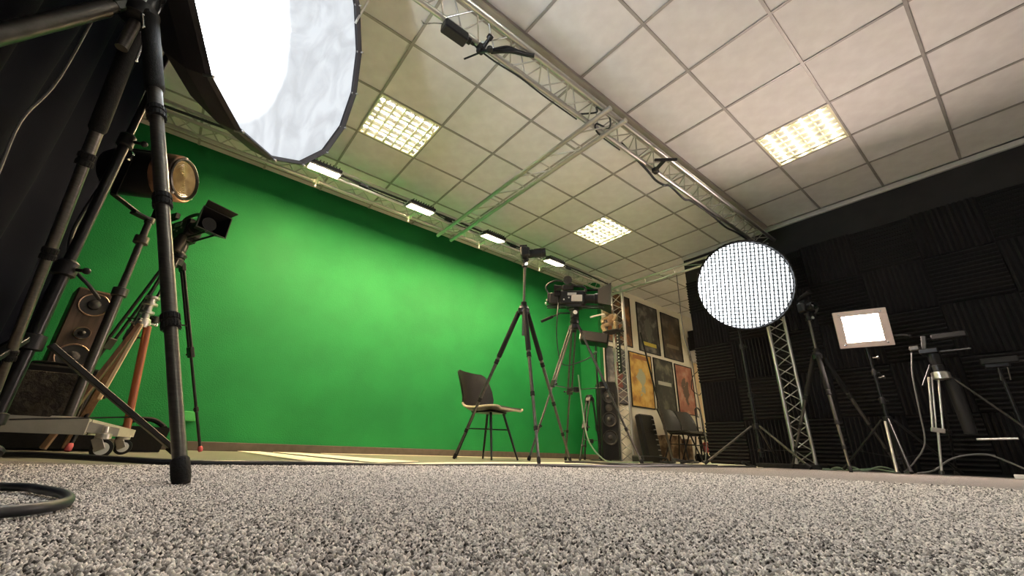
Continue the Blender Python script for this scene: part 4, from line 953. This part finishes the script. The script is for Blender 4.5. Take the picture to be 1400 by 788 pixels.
MB().box((B4[0], B4[1]+.02, .995), (.12, .12, .04), .006).build('base_plate', 'blackmetal', t)
MB().bar((B4[0]-.01, B4[1]+.05, 1.0), (B4[0]-.03, B4[1]+.02, 1.13), .03, .03).build('upright', 'greytube', t)
MB().box((B4[0]-.03, B4[1]+.10, 1.03), (.06, .07, .045), .01).build('grip', 'greytube', t)
MB().box((B4[0], B4[1]-.13, 1.11), (.07, .22, .05), .01).build('camera_body', 'matteblack', t)
MB().box((B4[0], B4[1]-.10, .985), (.03, .26, .012), .002).build('rail', 'greytube', t)
MB().tube([(B4[0], B4[1]+.10, 1.15), (B4[0], B4[1]+.15, 1.17), (B4[0], B4[1]+.2, 1.175)], .012, 8, 3).build('handle', 'black', t)
t = thing('monitor_arm', 'black small monitor on a dark post in front of the foam wall', 'monitor', (5.12, .14, 0))
MB().box((5.08, .12, .875), (.05, .21, .05), .008).build('monitor', 'matteblack', t)
MB().box((5.07, .14, .835), (.05, .14, .03), .006).build('cradle', 'blackmetal', t)
for y in (.09, .14): MB().cyl((5.07, y, .82), (5.07, y+.01, .72), .005).build('prong', 'greytube', t)
MB().cyl((5.12, .14, .02), (5.12, .14, .84), .011).build('post', 'blackmetal', t)
MB().lathe((5.12, .14, 0), (0, 0, 1), [(0, .12), (.012, .12), (.02, .02)], 18).build('foot', 'blackmetal', t)
MB().cyl((5.08, .04, .86), (5.08, -.2, .85), .007).build('side_bar', 'greytube', t)
tag(MB().box((4.98, .235, .018), (.04, .075, .032), .004).build('adapter', 'ceramic'), 'tiny white plug adapter on the carpet by the silver tripod', 'adapter')
# cables along the foot of the foam wall
for pts, r, m_, lab in (
    ([(5.0, .60, 1.0), (4.98, .64, .8), (4.98, .67, .5), (4.98, .70, .25), (4.97, .80, .1), (4.95, .88, .016)], .006, 'cablegrey', 'grey cable hanging from the small camera rig'),
    ([(5.34, 1.50, .016), (5.25, 1.42, .03), (5.1, 1.30, .012), (5.3, 1.15, .03), (5.2, 1.0, .012), (5.35, .9, .02)], .008, 'cablegreen', 'green-grey cable looping along the foot of the foam wall'),
    ([(5.0, 1.48, .012), (5.1, 1.40, .012), (5.3, 1.32, .04), (5.15, 1.2, .012), (5.2, 1.08, .05), (5.3, .98, .012)], .008, 'cablegreen', 'second green-grey cable lying below the brown-grey tripod'),
    ([(4.95, .80, .012), (5.0, .70, .04), (5.05, .60, .12), (5.1, .50, .16), (5.15, .38, .17), (5.1, .28, .12), (5.05, .15, .04), (5.0, .0, .012)], .007, 'cablegrey', 'grey cable arching behind the silver tripod foot'),
    ([(5.0, 2.3, .03), (5.1, 2.25, .012), (5.2, 2.3, .05), (5.3, 2.24, .012), (5.40, 2.3, .012)], .009, 'cable', 'black cable on the floor under the round gridded light'),
    ([(4.9, 2.55, .012), (4.8, 2.4, .016), (4.95, 2.25, .012), (4.8, 2.1, .012)], .008, 'cablew', 'pale cable on the floor beside the foam wall edge')):
    tag(MB().tube(pts, r).build('cable', m_), lab, 'cable')

# ------------------------------------------------------------------ left side: curtain
def curtain():
    ys_ = np.linspace(-1.6, 3.93, 420); zs_ = np.linspace(.015, 2.90, 14); vs = []; fs = []
    for z in zs_:
        k = (2.9-z)/2.9
        for y in ys_:
            x = -.83-.10*(3.93-y)+(.032+.012*k)*math.sin(y*19+.7*math.sin(y*3.1))+.016*math.sin(y*5.3+1)+.008*math.sin(z*3+y*7)
            vs.append((x, y, z))
    n = len(ys_)
    for i in range(len(zs_)-1):
        for k in range(n-1): fs.append((i*n+k, i*n+k+1, (i+1)*n+k+1, (i+1)*n+k))
    o = MB().add(vs, fs).build('cloth', 'velvet', t)
    md = o.modifiers.new('thickness', 'SOLIDIFY'); md.thickness = .008
t = thing('curtain', 'heavy black pleated curtain hanging ceiling to floor beside the tripod', 'curtain', (-.8, 1.2, 0))
curtain()
MB().bar((-.82, 4.0, 2.918), (-1.4, -1.7, 2.918), .05, .03, b=.004).build('track', 'blackmetal', t)
tag(MB().tube([(-.66, 2.0, 1.9), (-.65, 2.0, 1.35), (-.67, 1.98, 1.1), (-.64, 1.95, .8), (-.66, 1.9, .55), (-.64, 1.88, .3), (-.62, 1.85, .012)], .005).build('cable', 'cablegrey'), 'thin grey cable hanging in front of the black curtain', 'cable')

# vintage spotlight on rolling stand
PX, PYY = -.33, 2.6
t = thing('rolling_stand', 'old rolling stand with beige channel base and steel casters', 'light stand', (PX, PYY, 0))
MB().cyl((PX, PYY, .12), (PX, PYY, .72), .020).build('pole', 'carbon', t)
MB().cyl((PX, PYY, .70), (PX, PYY, 1.10), .015).build('inner_pole', 'carbon', t)
for z in (.72, 1.0): MB().lathe((PX, PYY, z-.02), (0, 0, 1), [(0, .022), (.004, .03), (.04, .03), (.044, .02)], 16).build('lock_collar', 'carbon', t)
def channel(p0, p1, w_, h0, h1, nm):
    p0, p1 = V(p0), V(p1); d = (p1-p0).normalized(); s_ = V((-d.y, d.x, 0))*w_/2
    vs = []
    for p, h in ((p0, h0), (p1, h1)): vs += [p-s_, p+s_, p+s_+V((0, 0, h)), p-s_+V((0, 0, h))]
    MB().add(vs, [(0, 1, 2, 3), (7, 6, 5, 4), (0, 4, 5, 1), (1, 5, 6, 2), (2, 6, 7, 3), (3, 7, 4, 0)]).build(nm, 'beige', t, smooth=False)
channel((-.76, 2.44, .085), (-.24, 2.42, .085), .07, .06, .06, 'base_leg')
channel((-.30, 2.42, .10), (-.155, 2.47, .085), .06, .045, .03, 'base_leg')
channel((-.27, 2.45, .085), (-.15, 3.05, .085), .07, .06, .035, 'base_leg')
channel((-.30, 2.55, .09), (-.70, 2.90, .085), .06, .05, .035, 'base_leg')
MB().box((PX+.01, PYY, .13), (.12, .12, .05), .008).build('base_socket', 'beige', t)
for x, y in ((-.185, 2.42), (-.15, 3.0), (-.67, 2.87), (-.74, 2.44)):
    cs = MB().lathe((x, y, .07), (0, 0, 1), [(0, .018), (.003, .026), (.022, .026), (.025, .012), (.05, .010)], 16).build('caster', 'silver', t)
    mb = MB(); mb.bar((x-.018, y-.015, .076), (x+.006, y-.02, .03), .004, .034); mb.bar((x-.018, y+.015, .076), (x+.006, y+.02, .03), .004, .034); mb.build('fork', 'silver', cs)
    MB().lathe((x+.008, y-.013, .036), (0, 1, 0), [(0, .01), (.002, .03), (.004, .036), (.022, .036), (.024, .03), (.026, .01)], 20).build('wheel', 'blackmetal', cs)
    MB().lathe((x+.008, y-.0145, .036), (0, 1, 0), [(0, .006), (.0005, .024), (.0295, .024), (.03, .006)], 20).build('wheel_disc', 'ceramic', cs)
FC = V((-.395, 2.55, 1.335)); FD = V((.86, -.50, -.02)).normalized()
t = thing('spotlight', 'old black theatre spotlight with ridged lens and peeling copper hood', 'spotlight', FC)
mm = pose(FC, FD) @ Matrix.Scale(.80, 4)
mb = MB(mm); mb.lathe((-.22, 0, 0), (1, 0, 0), [(0, .08), (.02, .13), (.06, .145), (.34, .145), (.36, .135)], 28); mb.box((-.04, 0, .13), (.26, .12, .05), .01); mb.build('housing', 'black', t)
mb = MB(mm); mb.lathe((.10, 0, 0), (1, 0, 0), [(0, .148), (.0, .152), (.10, .150), (.11, .143), (.11, .125), (.08, .12)], 32, cap=False); mb.build('hood', 'copper', t)
MB(mm).lathe((.155, 0, 0), (1, 0, 0), [(0, .122), (.06, .134), (.066, .134), (.07, .126), (.064, .12), (.055, .118)], 32, cap=False).build('lens_ring', 'carbon', t)
m_ = mat('ridged_lens_glass', (.36, .27, .13), .12, col2=(.55, .44, .24), nscale=16, spec=.8)
mb = MB(mm); prof = [(.05, .119)]
for k in range(10):
    r = .115*(1-k/10); prof += [(.054+.012*(k/10), r), (.047+.012*(k/10), r-.008)]
prof.append((.062, 0)); mb.lathe((.155, 0, 0), (1, 0, 0), prof, 36); mb.build('fresnel_lens', m_, t)
for g in (30, 110, 250, 330):
    MB(mm).ball((.21, .135*math.cos(R(g)), .135*math.sin(R(g))), .011, n=8).build('clip', 'silver', t)
mb = MB(); y_ = mm.to_3x3() @ V((0, 1, 0))
y_.normalize(); c0 = FC+y_*.135; c1 = FC-y_*.135; low = V((PX, PYY, 1.12))
mb.bar(c0, V((c0.x, c0.y, 1.13)), .006, .03, hint=FD); mb.bar(c1, V((c1.x, c1.y, 1.13)), .006, .03, hint=FD); mb.bar(V((c0.x, c0.y, 1.13)), V((c1.x, c1.y, 1.13)), .03, .008); mb.build('yoke', 'blackmetal', t)
MB().bar((FC.x, FC.y, 1.118), (PX, PYY, 1.118), .04, .014).build('yoke_plate', 'blackmetal', t)
MB().cyl((PX, PYY, 1.10), (PX, PYY, 1.13), .02).build('spigot', 'carbon', t)
mb = MB()
for s_ in (1, -1): mb.lathe(FC+y_*(.128*s_), y_*s_, [(0, .012), (.02, .012), (.022, .03), (.035, .03)], 14)
mb.build('tilt_knob', 'chrome', t)
tag(MB().tube([(-.55, 2.6, 1.2), (-.56, 2.58, .95), (-.50, 2.5, .78), (-.42, 2.5, .70), (-.38, 2.54, .66)], .008).build('cable', 'cable'), 'black lead drooping behind the rolling stand pole', 'cable')

# film camera on its tripod near the wall
B5 = (-.255, 3.80)
t = tripod('tripod', 'black twin tube tripod with red feet near the green wall', B5, 1.34, (.53, .52, .50), 0, 'twin', m='blackmetal', rad=.016, footm='red', spread=.88, angs=(18, 257, 140))
mb = MB(); q = V((B5[0], B5[1], 1.36)); mb.lathe(q, (0, 0, 1), [(0, .05), (.03, .055), (.05, .04), (.10, .045), (.13, .04)], 18); mb.lathe(q+V((0, 0, .02)), (0, 0, 1), [(0, .056), (.012, .056)], 20)
mb.build('fluid_head', 'blackmetal', t)
t = cine_camera('black film camera with square matte box near the spotlight', (B5[0]-.0, B5[1]+.02, 1.50), (.42, -.90, -.02), 1.0)
MB().lathe((B5[0]-.02, B5[1]-.10, 1.37), (.1, 0, 1), [(0, .026), (.01, .034), (.10, .034), (.14, .028)], 16).build('wireless_receiver', 'rubber', t)

# wooden tripod
t = thing('wooden_tripod', 'old wooden tripod with one orange leg and steel joint', 'tripod', (-.25, 3.1, 0))
ap = V((-.25, 3.1, .70))
MB().cyl(ap+V((.025, 0, -.02)), (-.145, 3.1, .02), .019, .017).build('leg', 'orangewood', t)
MB().bar(ap+V((-.01, -.02, -.02)), (-.42, 2.98, .02), .045, .022).build('leg', 'wood', t)
MB().bar(ap+V((0, -.03, -.02)), (-.30, 3.03, .26), .026, .016).build('leg_rail', 'palewood', t)
MB().bar(ap+V((-.02, .03, -.02)), (-.40, 3.45, .02), .04, .022).build('leg', 'wood', t)
mb = MB(); mb.lathe(ap+V((0, 0, -.03)), (0, 0, 1), [(0, .03), (.02, .035), (.05, .03), (.055, .02), (.08, .02), (.082, .035), (.095, .035), (.1, .018), (.13, .018), (.132, .036), (.145, .036), (.15, .02), (.17, .02), (.172, .034), (.185, .034)], 20); mb.build('steel_joint', 'silver', t)
mb = MB()
for g in (20, 150, 260): mb.cyl(ap, ap+V((.06*math.cos(R(g)), .06*math.sin(R(g)), .0)), .006); mb.ball(ap+V((.062*math.cos(R(g)), .062*math.sin(R(g)), 0)), .011)
mb.build('wing_screw', 'chrome', t)

# loudspeaker, amplifier and case stack
t = thing('floor_loudspeaker', 'brown wooden loudspeaker with copper rimmed cones standing on the grille amplifier', 'loudspeaker', (-.585, 3.75, .47))
mm = pose((-.59, 3.80, .72), (.25, -.97, 0))
MB(mm).box((0, 0, 0), (.22, .20, .52), .008).build('cabinet', 'brownbox', t)
for z, r in ((.16, .068), (-.03, .036), (-.18, .072)):
    mb = MB(mm); mb.lathe((.11, 0, z), (1, 0, 0), [(.002, r*1.0), (.006, r*.98), (.003, r*.5), (.016, r*.42), (.022, r*.2), (.024, 0)], 28); cn = mb.build('speaker_cone', 'cone', t)
    MB(mm).lathe((.11, 0, z), (1, 0, 0), [(0, r*1.13), (.006, r*1.13), (.009, r*1.07), (.007, r*1.0), (.0, r*.99)], 28, cap=False).build('rim', 'bronze', cn)
MB(mm).box((.112, 0, .25), (.01, .19, .012), .002).build('top_trim', 'bronze', t)
t = thing('amplifier', 'black guitar amplifier with woven grille under the brown loudspeaker', 'amplifier', (-.60, 3.66, .14))
MB().box((-.57, 3.66, .30), (.36, .30, .32), .012).build('cabinet', 'black', t)
MB().box((-.57, 3.506, .29), (.33, .012, .26), .003).build('grille', 'grille', t)
MB().tube([(-.70, 3.6, .46), (-.68, 3.6, .478), (-.56, 3.6, .478), (-.54, 3.6, .46)], .009, 8, 3).build('handle', 'blackmetal', t)
t = thing('equipment_case', 'flat black equipment case on the floor under the amplifier', 'case', (-.60, 3.68, 0))
MB().box((-.50, 3.68, .07), (.46, .34, .13), .01).build('shell', 'black', t)
mb = MB()
for x in (-.72, -.28): mb.box((x, 3.51, .07), (.02, .02, .12), .003)
mb.build('corner_guard', 'greytube', t)
t = thing('crate', 'black plastic crate by the outlet under the green wall', 'crate', (-.10, 3.7, 0))
mb = MB(); c = V((-.10, 3.72, .003)); A_ = [(-.13, -.09), (.13, -.09), (.13, .09), (-.13, .09)]; vs = []
for s_, z in ((.85, 0), (1.0, .13), (1.06, .13), (1.06, .15), (.98, .15), (.83, .01)): vs += [c+V((x*s_, y*s_, z)) for x, y in A_]
fs = [(3, 2, 1, 0), (20, 21, 22, 23)]
for i in range(5):
    for k in range(4): fs.append((i*4+k, i*4+(k+1) % 4, (i+1)*4+(k+1) % 4, (i+1)*4+k))
mb.add(vs, fs).build('tub', 'black', t, smooth=False)
MB().tube([(-.2, 3.70, .15), (-.17, 3.72, .19), (-.08, 3.72, .20), (-.02, 3.72, .17), (.0, 3.70, .15)], .016, 8, 4).build('handle', 'rubber', t)
t = thing('wall_outlet', 'green painted socket outlet low on the green wall', 'outlet', (.145, WY, .28))
MB().box((.145, WY-.012, .28), (.10, .024, .085), .005).build('plate', 'greenplastic', t)
MB().lathe((.155, WY-.022, .28), (0, -1, 0), [(0, .026), (.004, .026), (.004, .02), (-.006, .018)], 18).build('socket', 'greenplastic', t)
tag(MB().tube([(.12, WY-.02, .24), (.06, 4.70, .17), (-.05, 4.62, .10), (-.12, 4.5, .012)], .006).build('cable', 'cable'), 'black lead dropping from the green wall outlet', 'cable')

# cables on the carpet and along its edge
tag(MB().tube([(-.9, .95, .012), (-.30, .90, .013), (-.14, .865, .013), (-.10, .81, .013), (-.073, .745, .013), (-.06, .675, .013), (-.063, .63, .013), (-.085, .595, .013), (-.14, .575, .013), (-.30, .60, .013), (-.8, .62, .013)], .0052, 10, 8).build('cable', 'cable'), 'thick dark cable looped on the carpet in the foreground', 'cable')
pts = [(-.36, 2.02, .02), (-.28, 1.95, .022), (-.1, 1.80, .018), (.1, edge_y(.1)+.02, .013)]+[(x, edge_y(x)+.008*math.sin(x*3), .010+.004*math.sin(x*5)) for x in (.4, .8, 1.3, 1.8, 2.4, 3.0, 3.6, 4.2, 4.7)]
tag(MB().tube(pts, .009).build('cable', 'cable'), 'long black cable lying along the carpet edge', 'cable')
tag(MB().tube([(-.8, 1.8, .02), (-.6, 1.85, .04), (-.45, 1.9, .05), (-.36, 1.93, .035), (-.40, 1.98, .012), (-.6, 2.0, .012)], .011).build('cable', 'cable'), 'short black cable end by the curtain foot', 'cable')
tag(MB().tube([(2.6, 2.55, .012), (2.75, 2.45, .014), (2.75, 2.2, .012), (2.95, 2.15, .012), (3.3, 2.2, .012), (3.9, 2.15, .012), (4.4, 2.2, .012)], .008).build('cable', 'cable'), 'black cable lying on the cream sheet by the tall tripod foot', 'cable')
